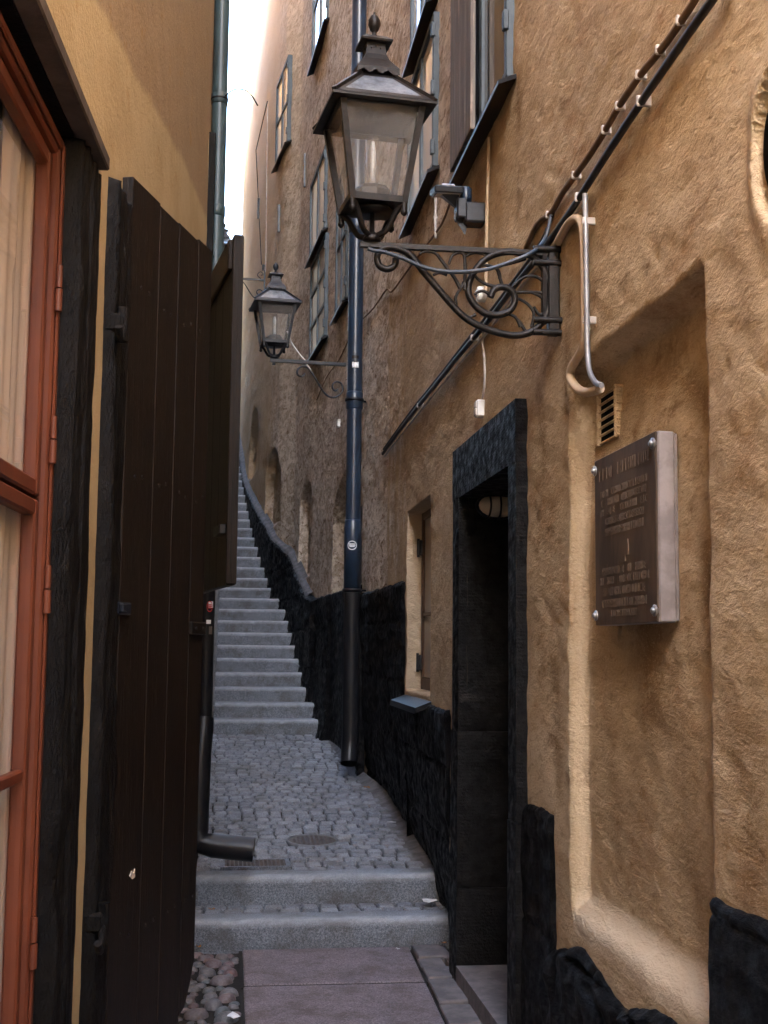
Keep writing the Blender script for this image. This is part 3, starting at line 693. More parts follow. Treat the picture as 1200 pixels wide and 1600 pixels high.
rows_ = [(.86, .040, 13), (.755, .024, 20), (.70, .024, 19), (.645, .024, 20), (.585, .024, 17), (.52, .026, 16), (.29, .026, 17), (.235, .026, 19), (.17, .028, 15), (.10, .028, 16), (.045, .022, 12)]
for fz, s_, n_ in rows_:
    tot = n_*s_*.86; y_ = tot/2
    if tot > L*.9: y_ = L*.45; 
    step_ = min(s_*.86, L*.9/n_)
    for i in range(n_):
        if rnd.random() < .88: glyph(mb, y_-i*step_, fz*H, s_*.8)
mb.box(-.003, .001, -.045, .035, .385*H, .47*H); mb.box(-.003, .001, -.02, .02, .35*H, .39*H)
mb.build('lettering', M['plaque_front'], pl)['kind'] = 'stuff'
for yy_, z_ in ((-L/2+.012, H-.03), (-L/2+.012, .028), (L/2-.01, H-.03), (L/2-.01, .028)):
    mb = MB(); mb.lathe([(.0, -.003), (.013, -.003), (.015, .002), (.015, .005)][::-1], 16, M=Matrix.Translation((0, yy_, z_)) @ Matrix.Rotation(math.radians(-90), 4, 'Y')); 
    mb.lathe([(.008, .004), (.008, .010), (.004, .013)], 10, M=Matrix.Translation((0, yy_, z_)) @ Matrix.Rotation(math.radians(-90), 4, 'Y')); mb.build('mounting_bolt', M['steel'], pl)

# ------------------------------------------------------------------ street lamps
LS = 1.0
def lantern(root, metal, scale=(1., 1.)):
    """square tapering lantern on four curved arms, its foot at z=0"""
    def b(name, mb, mat, par=None):
        mb.v = [(x*scale[0], y*scale[0], z*scale[1]) for x, y, z in mb.v]
        return mb.build(name, M[mat], par or root)
    zb, zt = .105, .415; wb, wt = .088, .138
    mb = MB()
    for a, c_ in ((-1, -1), (1, -1), (1, 1), (-1, 1)):
        mb.bar((a*wb, c_*wb, zb), (a*wt, c_*wt, zt), .020)
    for (w_, z_, h_) in ((wb, zb+.008, .020), (wt-.002, zt-.012, .022)):
        for k in range(4):
            p = [(-1, -1), (1, -1), (1, 1), (-1, 1)]; q0, q1 = p[k], p[(k+1) % 4]
            mb.bar((q0[0]*w_, q0[1]*w_, z_), (q1[0]*w_, q1[1]*w_, z_), .018, h_)
    b('lantern_frame', mb, metal)
    mb = MB(); mb.sq([(wb*.9, zb+.002), (wb*.86, zb+.01)]); mb.lathe([(.075, zb-.014), (.06, zb+.002)], 20); b('floor_plate', mb, metal)
    for k in range(4):
        p = [(-1, -1), (1, -1), (1, 1), (-1, 1)]; q0, q1 = p[k], p[(k+1) % 4]; g = .93
        mb = MB(); i_ = .004
        vs = [(q0[0]*(wb-i_), q0[1]*(wb-i_), zb+.015), (q1[0]*(wb-i_), q1[1]*(wb-i_), zb+.015), (q1[0]*(wt-i_), q1[1]*(wt-i_), zt-.015), (q0[0]*(wt-i_), q0[1]*(wt-i_), zt-.015)]
        mb.add(vs, [(0, 1, 2, 3)]); b('pane', mb, 'lamp_glass')
    # roof: four trapezoids with glazed openings
    e, ez_, t_, tz_ = .172, .405, .060, .515
    mb = MB()
    for k in range(4):
        p = [(-1, -1), (1, -1), (1, 1), (-1, 1)]; q0, q1 = p[k], p[(k+1) % 4]
        def P(u, v):
            w_ = e+(t_-e)*v; z_ = ez_+(tz_-ez_)*v
            return tuple(w_*((1-u)*q0[i]+u*q1[i]) for i in (0, 1))+(z_,)
        mb.bar(P(0, 0), P(0, 1), .016, .012)
        for d_ in (0, -.006):
            o_ = [tuple(np.array(P(u, v))+(0, 0, d_)) for u, v in ((0, 0), (1, 0), (1, 1), (0, 1), (.08, .13), (.92, .13), (.84, .90), (.16, .90))]
            mb.add(o_, [(0, 1, 5, 4), (1, 2, 6, 5), (2, 3, 7, 6), (3, 0, 4, 7)])
    mb.sq([(e+.004, ez_-.012), (e+.004, ez_-.004), (e-.012, ez_), (e-.02, ez_-.012)])
    b('roof', mb, metal)
    for k in range(4):
        p = [(-1, -1), (1, -1), (1, 1), (-1, 1)]; q0, q1 = p[k], p[(k+1) % 4]; mb = MB()
        mb.add([P_ for P_ in [tuple((e+(t_-e)*v)*((1-u)*q0[i]+u*q1[i]) for i in (0, 1))+(ez_+(tz_-ez_)*v-.003,) for u, v in ((.07, .12), (.93, .12), (.85, .91), (.15, .91))]], [(0, 1, 2, 3)])
        b('roof_pane', mb, 'roof_glass')
    mb = MB(); n = 24
    mb.sq([(.050, .500), (.046, .532)])
    # scalloped skirt
    vs = []; per = 4*7
    for ring, (w_, z_) in enumerate(((.074, .525), (.073, .535), (.060, .552), (.045, .572), (.036, .592), (.033, .61), (.033, .632))):
        for k in range(per):
            s_ = k//7; u = (k % 7)/7; p = [(-1, -1), (1, -1), (1, 1), (-1, 1)]; q0, q1 = p[s_], p[(s_+1) % 4]
            zz_ = z_-(.012*abs(math.cos(u*math.pi*3.5)) if ring == 0 else 0)
            vs.append((w_*((1-u)*q0[0]+u*q1[0]), w_*((1-u)*q0[1]+u*q1[1]), zz_))
    mb.add(vs, [(r*per+k, r*per+(k+1) % per, (r+1)*per+(k+1) % per, (r+1)*per+k) for r in range(6) for k in range(per)])
    for s_ in range(4):
        for k in (-1, 0, 1):
            q = s_*math.pi/2; x_, y_ = .0335, k*.016
            c_, d_ = math.cos(q), math.sin(q)
            mb.lathe([(.004, -.002), (.0035, .001)], 8, M=Matrix.Translation((x_*c_-y_*d_, x_*d_+y_*c_, .618-(.006 if k else .0))) @ Matrix.Rotation(q, 4, 'Z') @ Matrix.Rotation(math.radians(90), 4, 'Y'))
    mb.sq([(.053, .630), (.055, .636), (.034, .652), (.018, .657), (.012, .662)])
    b('chimney', mb, metal)
    mb = MB(); mb.lathe([(.016, .656), (.017, .661), (.008, .668), (.008, .678), (.014, .682), (.0215, .70), (.0205, .716), (.012, .730), (.004, .736), (.004, .742), (.0, .744)], 16); b('finial', mb, metal)
    mb = MB()
    for a, c_ in ((-1, -1), (1, -1), (1, 1), (-1, 1)):
        mb.tube([(a*wb, c_*wb, zb+.0), (a*wb*1.0, c_*wb*1.0, zb-.028)], .010, 8); mb.lathe([(.004, -.042), (.012, -.034), (.012, -.026), (.007, -.02)], 8, c=(a*wb, c_*wb, zb))
        mb.tube([(a*wb*.95, c_*wb*.95, zb-.006), (a*wb*.78, c_*wb*.78, zb-.02), (a*wb*.62, c_*wb*.62, .055), (a*wb*.42, c_*wb*.42, .026), (a*.008, c_*.008, .016)], .0095, 8, True)
    mb.lathe([(.03, 0), (.032, .01), (.018, .026), (.009, .032), (.008, zb)], 12)
    b('cradle', mb, metal)
    mb = MB(); mb.lathe([(.068, zb+.012), (.068, zb+.05), (.052, zb+.066), (.03, zb+.07)], 8, smooth=False); b('lamp_base', mb, metal)
    mb = MB(); pr = []
    for i in range(24): z_ = zb+.07+i*.0066; pr.append((.0205+(.0016 if (i % 2 and i > 9) else 0), z_))
    pr += [(.018, zb+.232), (.0, zb+.236)]; mb.lathe(pr, 18); b('bulb', mb, 'bulb_glass')
    mb = MB(); mb.lathe([(.010, zb+.07), (.011, zb+.19), (.006, zb+.215)], 10); b('bulb_core', mb, 'white_plastic')

LY = 3.9
c = on_y(581, 378, LY)
lamp1 = thing('street_lamp', 'large rusty brown lantern on a big ornate scroll bracket above the plaque wall', 'street lamp', (c[0], LY, c[2]), math.radians(7)); 
lantern(lamp1, 'brown_iron', (.95, 1.04))
def C6(x, y, Y=LY): p = on_y(480+.35*x, 250+.35*y, Y); return p
br = MB(); Rz = Matrix.Rotation(-math.radians(7), 4, 'Z')
def loc1(p): return Rz @ (Vector(p)-Vector((c[0], LY, c[2])))
def curve1(pts, r, fl=1., taper=None, Y=LY): br.tube([loc1(C6(*p, Y)) for p in pts], r, 8, True, 4, flat=fl, taper=taper)
A = C6(236, 378); B = C6(1120, 408)
br.bar(loc1((A[0], LY, A[2])), loc1((1.03, LY, A[2])), .020, .016)
curve1([(395, 440), (390, 470), (360, 487), (325, 475), (312, 445), (320, 412), (350, 392), (400, 395), (455, 420), (490, 460), (520, 500), (580, 570), (640, 640), (700, 700), (770, 742), (850, 770), (920, 783), (990, 772), (1045, 730), (1076, 665), (1084, 590), (1070, 520), (1038, 460), (990, 425), (920, 410), (850, 417), (790, 447), (745, 500), (720, 560), (725, 612), (760, 660), (805, 688), (855, 692), (900, 676), (925, 640), (923, 600), (900, 575), (862, 568), (832, 582), (818, 612)], .0115)
for pts in ([(500, 420), (530, 408), (570, 415), (600, 450), (630, 490), (660, 530), (685, 580)], [(562, 515), (590, 503), (625, 512)], [(632, 465), (650, 425), (690, 415), (704, 450), (703, 580)],
            [(705, 432), (740, 415), (788, 420), (800, 447)], [(668, 665), (663, 610), (690, 570), (700, 545)], [(725, 705), (752, 690)], [(742, 500), (760, 530), (800, 555), (850, 568)],
            [(845, 480), (858, 520), (872, 566)], [(760, 480), (800, 470), (850, 490), (860, 530)], [(905, 575), (960, 528), (1010, 518), (1052, 540), (1074, 575)], [(920, 592), (1000, 590), (1066, 597)],
            [(925, 612), (980, 640), (1012, 685), (1002, 745)], [(1012, 655), (1035, 690), (1068, 680)], [(1000, 592), (1045, 612), (1068, 655)], [(890, 685), (930, 702), (952, 745)], [(925, 700), (948, 722), (972, 762)],
            [(880, 470), (930, 455), (975, 440)], [(745, 600), (775, 585), (800, 590), (820, 610)]):
    curve1(pts, .0062, taper=(.7, 1.))
# wall plate and pegs
br.box(1.005, 1.043, -.016, .016, C6(1100, 785)[2], C6(1100, 392)[2], M=Rz @ Matrix.Translation(-Vector((c[0], 0, c[2]))), b=.004)
for y_ in (405, 465, 720, 775):
    p = C6(1100, y_); br.tube([loc1((.955, LY-.012, p[2])), loc1((1.06, LY-.012, p[2]))], .011, 8)
p = C6(1070, 590); br.bar(loc1((p[0]-.01, LY, C6(1085, 400)[2])), loc1((p[0]-.01, LY, C6(1085, 735)[2])), .014, .02)
br.build('scroll_bracket', M['brown_iron'], lamp1)
cb = MB(); cb.tube([loc1(C6(*p, LY-.03)) for p in ((270, 395), (300, 404), (350, 412), (430, 440), (520, 478), (620, 498), (720, 498), (820, 484), (920, 450), (1005, 412))]+[loc1(C6(1056, 362, 3.92)), loc1(C6(1078, 300, 3.93)), loc1(on_w(861, 337, .02))], .0068, 8, True)
cb.build('supply_cable', M['blue_cable'], lamp1)

# second lamp on the drainpipe
PY = 9.3
def scroll_bracket(root, Lb, metal, drop=.20, side=-1):
    """bar toward +x (wall) from the lantern foot, S scroll below"""
    mb = MB(); mb.box(-.03, Lb, -.011, .011, -.028, -.002, b=.002)
    pts = [(.26, -.10), (.235, -.125), (.20, -.115), (.195, -.08), (.225, -.05), (.27, -.05), (.31, -.085), (.36, -.155), (.41, -.225), (.45, -.262), (.50, -.272), (.55, -.25), (.575, -.21), (.565, -.165), (.53, -.15), (.495, -.165), (.49, -.2), (.515, -.22), (.535, -.205)]
    k = Lb/.60
    mb.tube([(x*k, 0, z) for x, z in pts], .0075, 8, True)
    mb.lathe([(.012, -.05), (.012, -.03)], 8)
    return mb.build('scroll_bracket', M[metal], root)
c2 = on_y(428, 560, PY)
lamp2 = thing('street_lamp', 'black lantern on a thin scroll bracket fixed to the tall blue black drainpipe', 'street lamp', (c2[0], PY, c2[2]), math.radians(6))
lantern(lamp2, 'black_iron')
pipe_x = float(on_y(549, 1010, PY)[0])
scroll_bracket(lamp2, pipe_x-.06-c2[0], 'black_iron')
mb = MB(); mb.tube([(.10, .02, .22), (.14, .05, .14), (.20, .03, .05), (.235, .0, .0), (.25, 0, -.03), (.285, .0, -.075)], .005, 6, True); mb.build('supply_cable', M['white_plastic'], lamp2)
# third lamp further up, its bracket reaching from the right hand front
w3 = on_w(414, 432); Y3 = float(w3[1]); c3 = on_y(349, 432, Y3)
lamp3 = thing('street_lamp', 'farthest black lantern, mostly hidden behind the green pipe at the top of the alley', 'street lamp', (c3[0], Y3, c3[2]), math.radians(4))
lantern(lamp3, 'black_iron')
scroll_bracket(lamp3, w3[0]-c3[0], 'black_iron')
mb = MB(); mb.box(w3[0]-c3[0]-.012, w3[0]-c3[0]+.01, -.02, .02, -.32, .12, b=.003)
mb.tube([(w3[0]-c3[0]-.05, 0, .0), (w3[0]-c3[0]-.10, 0, .05), (w3[0]-c3[0]-.06, 0, .10), (w3[0]-c3[0]-.02, 0, .07), (w3[0]-c3[0]-.05, 0, .05)], .006, 8, True)
mb.tube([(w3[0]-c3[0]-.02, 0, .12), (w3[0]-c3[0]-.02, 0, .20)], .02, 8); mb.build('wall_plate', M['black_iron'], lamp3)
mb = MB(); q_ = on_w(418, 160, .03); mb.tube([(w3[0]-.03, Y3, c3[2]+.18), on_y(352, 335, Y3), on_w(398, 205, .05), q_], .006, 6)

# ------------------------------------------------------------------ drainpipes
def pipe_len(px, py0, Y, X): return on_y(px, py0, Y)
dp = thing('drainpipe', 'tall blue black drainpipe standing against the right wall, with round sticker', 'drainpipe', (pipe_x, PY, float(ground_z(PY))))
gz = float(ground_z(PY)); zj = lambda py: float(on_y(545, py, PY)[2])-gz
mb = MB(); mb.tube([(0, 0, zj(815)), (0, 0, 9.5)], .056, 24)
for z_ in (zj(352), zj(125), 7.0): mb.lathe([(.056, z_-.06), (.060, z_-.058), (.060, z_+.058), (.056, z_+.06)], 24)
mb.lathe([(.056, zj(640)), (.063, zj(638)), (.063, zj(615)), (.056, zj(612))], 24)
mb.build('upper_pipe', M['pipe_paint'], dp)
mb = MB(); mb.lathe([(.056, zj(925)), (.063, zj(925)), (.063, zj(815)), (.056, zj(812))], 24); mb.build('sleeve', M['pipe_paint'], dp)
mb = MB(); mb.tube([(0, 0, zj(926)), (.0, 0, zj(1150)), (-.004, -.01, zj(1172)), (-.012, -.055, zj(1192))], .0595, 24, cap=False, taper=(1, 1.08)); mb.build('pipe_shoe', M['pipe_black'], dp)
mb = MB(); mb.lathe([(.060, zj(1166)), (.0595, zj(1164))], 20); mb.build('shoe_opening', M['void'], dp)
def curved_patch(R_, z_, w_, h_, a0, shape, mat, name, par):
    mb = MB(); n = 12
    if shape == 'ring':
        vs = []; m = 28
        for r_ in (1, .84):
            for k in range(m): q = 2*math.pi*k/m; u = w_*r_*math.cos(q)/R_+a0; vs.append((R_*math.cos(u), R_*math.sin(u), z_+h_*r_*math.sin(q)))
        mb.add(vs, [(k, (k+1) % m, m+(k+1) % m, m+k) for k in range(m)])
        for zz_, ww in ((.30, .66), (.02, .72), (-.25, .55)):
            vs = []
            for i in range(7):
                u = a0+w_*ww*(i/3-1)/R_
                for d in (-.10, .10): vs.append((R_*math.cos(u), R_*math.sin(u), z_+h_*(zz_+d)))
            mb.add(vs, [(2*i, 2*i+2, 2*i+3, 2*i+1) for i in range(6)])
    else:
        vs = []
        for i in range(n):
            u = a0+w_*(i/(n-1)*2-1)/R_
            for d in (-1, 1): vs.append((R_*math.cos(u), R_*math.sin(u), z_+h_*d))
        mb.add(vs, [(2*i, 2*i+2, 2*i+3, 2*i+1) for i in range(n-1)])
    return mb.build(name, M[mat], par)
curved_patch(.0645, zj(853), .036, .034, math.radians(-99), 'ring', 'paper', 'sticker', dp)
curved_patch(.058, zj(572), .026, .022, math.radians(-92), 'sq', 'paper', 'sticker', dp)
curved_patch(.0583, zj(566), .014, .012, math.radians(-92), 'sq', 'black_iron', 'sticker', dp)
curved_patch(.0583, zj(560), .028, .012, math.radians(-92), 'sq', 'brown_iron', 'sticker', dp)
curved_patch(.0645, zj(900), .008, .018, math.radians(178), 'sq', 'sticker_blue', 'sticker', dp)
for z_ in (zj(625), zj(300), zj(922)):
    mb = MB(); mb.lathe([(.060, z_-.012), (.072, z_-.010), (.072, z_+.010), (.060, z_+.012)], 24); mb.bar((.03, .02, z_), (.16, .09, z_), .018, .012); mb.build('pipe_clip', M['pipe_black'], dp)

# left drainpipe
QY = 6.55; qx = float(on_y(322, 1010, QY)[0]); qg = float(ground_z(QY))
dq = thing('drainpipe', 'drainpipe on the left, green above and black below, ending in an elbow over the grate', 'drainpipe', (qx, QY, qg))
zq = lambda py: float(on_y(330, py, QY)[2])-qg
mb = MB(); mb.tube([(0, 0, zq(600)), (0, 0, 9.5)], .041, 24)
for py_ in (155, 330): mb.lathe([(.041, zq(py_)-.03), (.0445, zq(py_)-.028), (.0445, zq(py_)+.028), (.041, zq(py_)+.03)], 24)
mb.build('upper_pipe', M['pipe_green'], dq)
mb = MB(); mb.tube([(0, 0, zq(1125)), (0, 0, zq(602))], .040, 24)
mb.build('middle_pipe', M['pipe_black'], dq)
mb = MB(); e0 = zq(1298)
mb.tube([(-.0, 0, zq(1122)), (-.004, -.02, zq(1145)), (-.012, -.05, zq(1175)), (-.018, -.06, e0)], .052, 24, taper=(.95, 1.05), cap=False)
mb.lathe([(.046, 0), (.051, .004), (.051, .014), (.047, .018)], 24, c=(-.006, -.03, zq(1160)))
mb.tube([(-.018, -.06, e0+.012), (-.006, -.065, e0-.045), (.06, -.072, e0-.062), (.16, -.08, e0-.072), (.262, -.09, e0-.082)], .060, 24, cap=False, taper=(.98, 1.02))
mb.build('elbow_outlet', M['pipe_black'], dq)
mb = MB(); mb.tube([(.20, -.0845, e0-.072), (.202, -.0847, e0-.0762)], .057, 20); mb.build('outlet_inside', M['void'], dq)
mb = MB(); mb.tube([(.03, -.03, zq(152)), (.08, -.10, zq(150)), (.15, -.16, zq(160)), (.20, -.20, zq(185))], .004, 6, True)
mb.lathe([(.041, zq(155)-.006), (.047, zq(155)-.005), (.047, zq(155)+.005), (.041, zq(155)+.006)], 20); mb.build('pipe_clip', M['brown_iron'], dq)
curved_patch(.0415, zq(948), .016, .028, math.radians(-70), 'ring', 'sticker_red', 'sticker', dq)
curved_patch(.0413, zq(945), .014, .016, math.radians(-60), 'sq', 'paper', 'sticker', dq)
curved_patch(.0414, zq(972), .012, .010, math.radians(-75), 'sq', 'paper', 'sticker', dq)
curved_patch(.0414, zq(985), .010, .02, math.radians(-58), 'sq', 'weathered_board', 'sticker', dq)
# dark gutter box between pipe and corner
xx = on_y(326, 300, 6.42)
ob = MB(); ob.box(-.03, .03, -.02, .05, 0, on_y(326, 208, 6.42)[2]-on_y(326, 395, 6.42)[2], b=.004)
o = ob.build('wall_duct', M['pipe_black']); o.location = (xx[0], 6.42, on_y(326, 395, 6.42)[2]); o.data.materials[0] = M['black_timber']; tag(o, 'narrow dark duct between the left wall corner and the green pipe', 'duct')

# ------------------------------------------------------------------ left hand house
lh = thing('yellow_house', 'yellow plastered house on the left with orange window and dark board shutters', 'house', (XL(3), 3, -1.42))
Lu = Vector((LB, 1, 0)).normalized(); Ln = Vector((Lu.y, -Lu.x, 0))
def LM(Y): return Matrix(((Ln.x, Lu.x, 0, XL(Y)), (Ln.y, Lu.y, 0, Y), (0, 0, 1, 0), (0, 0, 0, 1)))   # local x = out of wall, y = along
yo = float(on_l(115, 600)[1]); yt = float(on_l(141, 600)[1]); yp0 = float(on_l(158, 600)[1]); yp1 = float(on_l(178, 600)[1])
zo = float(on_l(150, 262)[2])
Yl2 = np.array(sorted(set(list(np.arange(-2, 1, .5))+list(np.round(np.arange(1, 6.21, .02), 4))+[.9, round(yo-.003, 4), round(yo+.003, 4), 6.2])))
Zl2 = np.array(sorted(set(list(np.round(np.arange(-1.6, 3.6, .022), 4))+list(np.arange(3.6, 7.6, .25))+[round(zo-.003, 4), round(zo+.003, 4)])))
YY2, ZZ2 = np.meshgrid(Yl2, Zl2, indexing='ij')
rel = .010*fbm(YY2*2, ZZ2*2, 71, 4)+.003*fbm(YY2*17, ZZ2*17, 73, 3)
X2 = XL(YY2)+rel
l1 = [on_l(*p) for p in ((150, 0), (215, 120), (290, 260), (325, 345))]
ly = np.array([p[1] for p in l1]); lz = np.array([p[2] for p in l1]); k_ = np.argsort(ly)
wash2 = sstep(-.18, .18, ZZ2-np.interp(YY2, ly[k_], lz[k_]))
k2 = np.ones((len(Yl2)-1, len(Zl2)-1), bool); yc2 = (Yl2[:-1]+Yl2[1:])/2; zc2 = (Zl2[:-1]+Zl2[1:])/2
k2 &= ~(((yc2 > .9) & (yc2 < yt-.015))[:, None] & ((zc2 < zo) & (zc2 > -.95))[None, :])
child(grid_obj('wall', np.stack([X2, YY2, ZZ2], -1), M['plaster_left'], keep=k2, attrs={'wash': wash2}, flip=True), lh)
mb = MB(); x6 = XL(6.2); LT = 7.5
mb.add([(x6, 6.2, -1.6), (-5, 6.2, -1.6), (-5, 6.2, LT), (x6, 6.2, LT)], [(0, 1, 2, 3)])
mb.add([(XL(-2), -2, -1.6), (-5, -2, -1.6), (-5, -2, LT), (XL(-2), -2, LT)], [(3, 2, 1, 0)])
mb.add([(-5, -2, -1.6), (-5, 6.2, -1.6), (-5, 6.2, LT), (-5, -2, LT)], [(0, 1, 2, 3)])
child(mb.build('gable_wall', M['plaster_left']), lh)
mb = MB(); mb.add([(XL(-2)+.25, -2.1, LT), (x6+.2, 6.2, LT), (-2.8, 6.2, LT+1.6), (-2.8, -2.1, LT+1.6), (-5.2, 6.2, LT), (-5.2, -2.1, LT)], [(0, 1, 2, 3), (3, 2, 4, 5), (0, 5, 4, 1)])
child(mb.build('roof', M['black_iron']), lh)
# window: local frame at Y=yo ; y negative = toward the viewer
win = bpy.data.objects.new('window', None); COL.objects.link(win)
child(win, lh)
WM = LM(yo)
def lpart(name, mb, mat, par=None):
    o = mb.build(name, M[mat]); o.parent = par or win; return o
ZB = -.95; WL = 1.75; D = -.066
mb = MB(); mb.box(-.30, -.02, 0, .02, ZB, zo, M=WM); mb.box(-.30, -.02, -WL, 0, zo, zo+.02, M=WM); mb.box(-.30, -.02, -WL-.02, -WL, ZB, zo, M=WM); mb.box(-.30, -.02, -WL, 0, ZB-.02, ZB, M=WM)
lpart('window_reveal', mb, 'black_timber')
mb = MB(); fo = .05
fr = MB()
def fbox(a, b_, c_, d_, x0=D-.02, x1=D+.026, b=.006): fr.box(x0, x1, a, b_, c_, d_, M=WM, b=b)
zf = zo-.012
fbox(-fo, -.002, ZB, zf); fbox(-WL, -WL+fo, ZB, zf); fbox(-WL+fo, -fo, zf-fo, zf, D+.001, D+.024)
fbox(-WL+fo, -fo, ZB, ZB+fo, D+.001, D+.024)
fbox(-fo+.006, -.02, ZB, zf-.02, D+.026, D+.034, .004)     # stepped moulding
fbox(-WL, -.03, zf-.038, zf-.016, D+.0245, D+.032, .004)
z_t0 = float((on_l(57, 742, -.06))[2]); z_t1 = float((on_l(50, 812, -.06))[2])
lpart('window_frame', fr, 'orange_paint')
# two casements with rails
half = (WL-2*fo)/2
zmid_hi, zmid_lo = z_t0, z_t1
for ci in range(2):
    ca = -fo-(ci+1)*half+.004; cb_ = -fo-ci*half-.004
    for (za_, zb_, cross) in ((ZB+fo+.004, (zmid_hi+zmid_lo)/2-.004, True), ((zmid_hi+zmid_lo)/2+.004, zf-fo-.004, False)):
        s = MB(); st = .036; x0, x1 = D-.02, D+.012
        s.box(x0, x1, ca, ca+st, za_, zb_, M=WM, b=.005); s.box(x0, x1, cb_-st, cb_, za_, zb_, M=WM, b=.005)
        s.box(x0+.001, x1-.001, ca+st, cb_-st, zb_-st, zb_, M=WM, b=.005); s.box(x0+.001, x1-.001, ca+st, cb_-st, za_, za_+st, M=WM, b=.005)
        if cross:
            zc_ = float(on_l(20, 1212, -.08)[2]); s.box(x0+.006, x1-.004, ca+st, cb_-st, zc_-.013, zc_+.013, M=WM, b=.004)
        cs = lpart('casement', s, 'orange_paint')
        g = MB(); g.add([WM @ Vector(v) for v in ((D-.003, ca+st-.003, za_+st-.003), (D-.003, cb_-st+.003, za_+st-.003), (D-.003, cb_-st+.003, zb_-st+.003), (D-.003, ca+st-.003, zb_-st+.003))], [(0, 1, 2, 3)]); lpart('pane', g, 'clear_glass')
for zc_ in (float(on_l(82, 400)[2]), float(on_l(70, 655)[2]), float(on_l(58, 910)[2]), float(on_l(25, 1530)[2])):
    h = MB(); h.tube([WM @ Vector((D+.034, -fo+.004, zc_-.055)), WM @ Vector((D+.034, -fo+.004, zc_-.004))], .009, 10); h.tube([WM @ Vector((D+.034, -fo+.004, zc_)), WM @ Vector((D+.034, -fo+.004, zc_+.05))], .0075, 10)
    lpart('hinge', h, 'orange_paint')
li = MB(); li.box(-.28, D-.022, -.052, -.001, ZB+.02, zo-.01, M=WM, b=.003); li.box(D-.075, D-.024, -.060, -.050, ZB+.03, zo-.02, M=WM, b=.002); li.box(-.16, D-.085, -.060, -.050, ZB+.03, zo-.02, M=WM, b=.002); lpart('inner_lining', li, 'cream_paint')
# curtain panels behind the glass
cu = MB(); n = 160; vs = []
for i in range(n+1):
    y_ = -fo-.012-(WL-.2)*i/n; d_ = D-.022+.4*(.012*math.sin(i*.9)+.01*math.sin(i*.37+1)-.02)
    for z_ in (ZB+.05, zf-.05): vs.append(WM @ Vector((d_, y_, z_)))
fs = [(2*i, 2*i+1, 2*i+3, 2*i+2) for i in range(n) if i < 30 or 38 < i < 70 or i > 90]
cu.add(vs, fs, True); lpart('curtain', cu, 'curtain')
rm = MB(); rm.box(-.9, -.88, -WL, 0.1, ZB, zo, M=WM); rm.box(-.9, -.3, .1, .12, ZB, zo, M=WM); rm.box(-.9, -.3, -WL-.1, .1, zo+.02, zo+.04, M=WM); rm.box(-.9, -.3, -WL-.1, .1, ZB-.05, ZB-.03, M=WM); lpart('room_wall', rm, 'room_dark')
# timber surround: jamb board, lintel board, hinge post
def lump_board(name, ya, yb_, z0, z1, x0, x1, mat, seed, par=lh, amp=.008):
    """upright board with a gnarled worn face"""
    na = max(6, int((yb_-ya)/.006)); nb = 260
    A = np.linspace(0, yb_-ya, na); B = np.linspace(z0, z1, nb); Ag, Bg = np.meshgrid(A, B, indexing='ij')
    e = np.minimum(Ag, (yb_-ya)-Ag); ed = sstep(0, .012, e)
    Xv = x1*(.35+.65*ed)+amp*fbm(Ag*40, Bg*6, seed, 4)*2*ed+amp*.8*np.sin(Ag/(yb_-ya)*math.pi*5+2*fbm(Ag*3, Bg*3, seed+2))*ed*.4
    Xv[0, :] = x0; Xv[-1, :] = x0; Xv[:, 0] = x0; Xv[:, -1] = x0
    T = LM(ya); P = np.zeros(Ag.shape+(3,))
    for i in range(3): P[..., i] = T[i][0]*Xv+T[i][1]*Ag+T[i][2]*Bg+T[i][3]
    o = grid_obj(name, P, M[mat], flip=True); child(o, par); return o
lump_board('jamb_board', yo-.004, (yo+yt)/2, ZB-.1, zo+.004, -.05, .002, 'black_timber', 3, amp=.013)
lump_board('jamb_board', (yo+yt)/2+.003, yt, ZB-.1, zo-.004, -.01, .010, 'black_timber', 5, amp=.006)
lump_board('hinge_post', yp0, yp1+.02, -1.42, float(on_l(175, 287)[2]), -.01, .03, 'black_timber', 9, amp=.012)
lb = MB(); lb.box(-.02, .03, -WL-.1, yt-yo-.005, zo+.0, zo+.035, M=WM, b=.004); child(lb.build('lintel_board', M['old_timber']), lh)

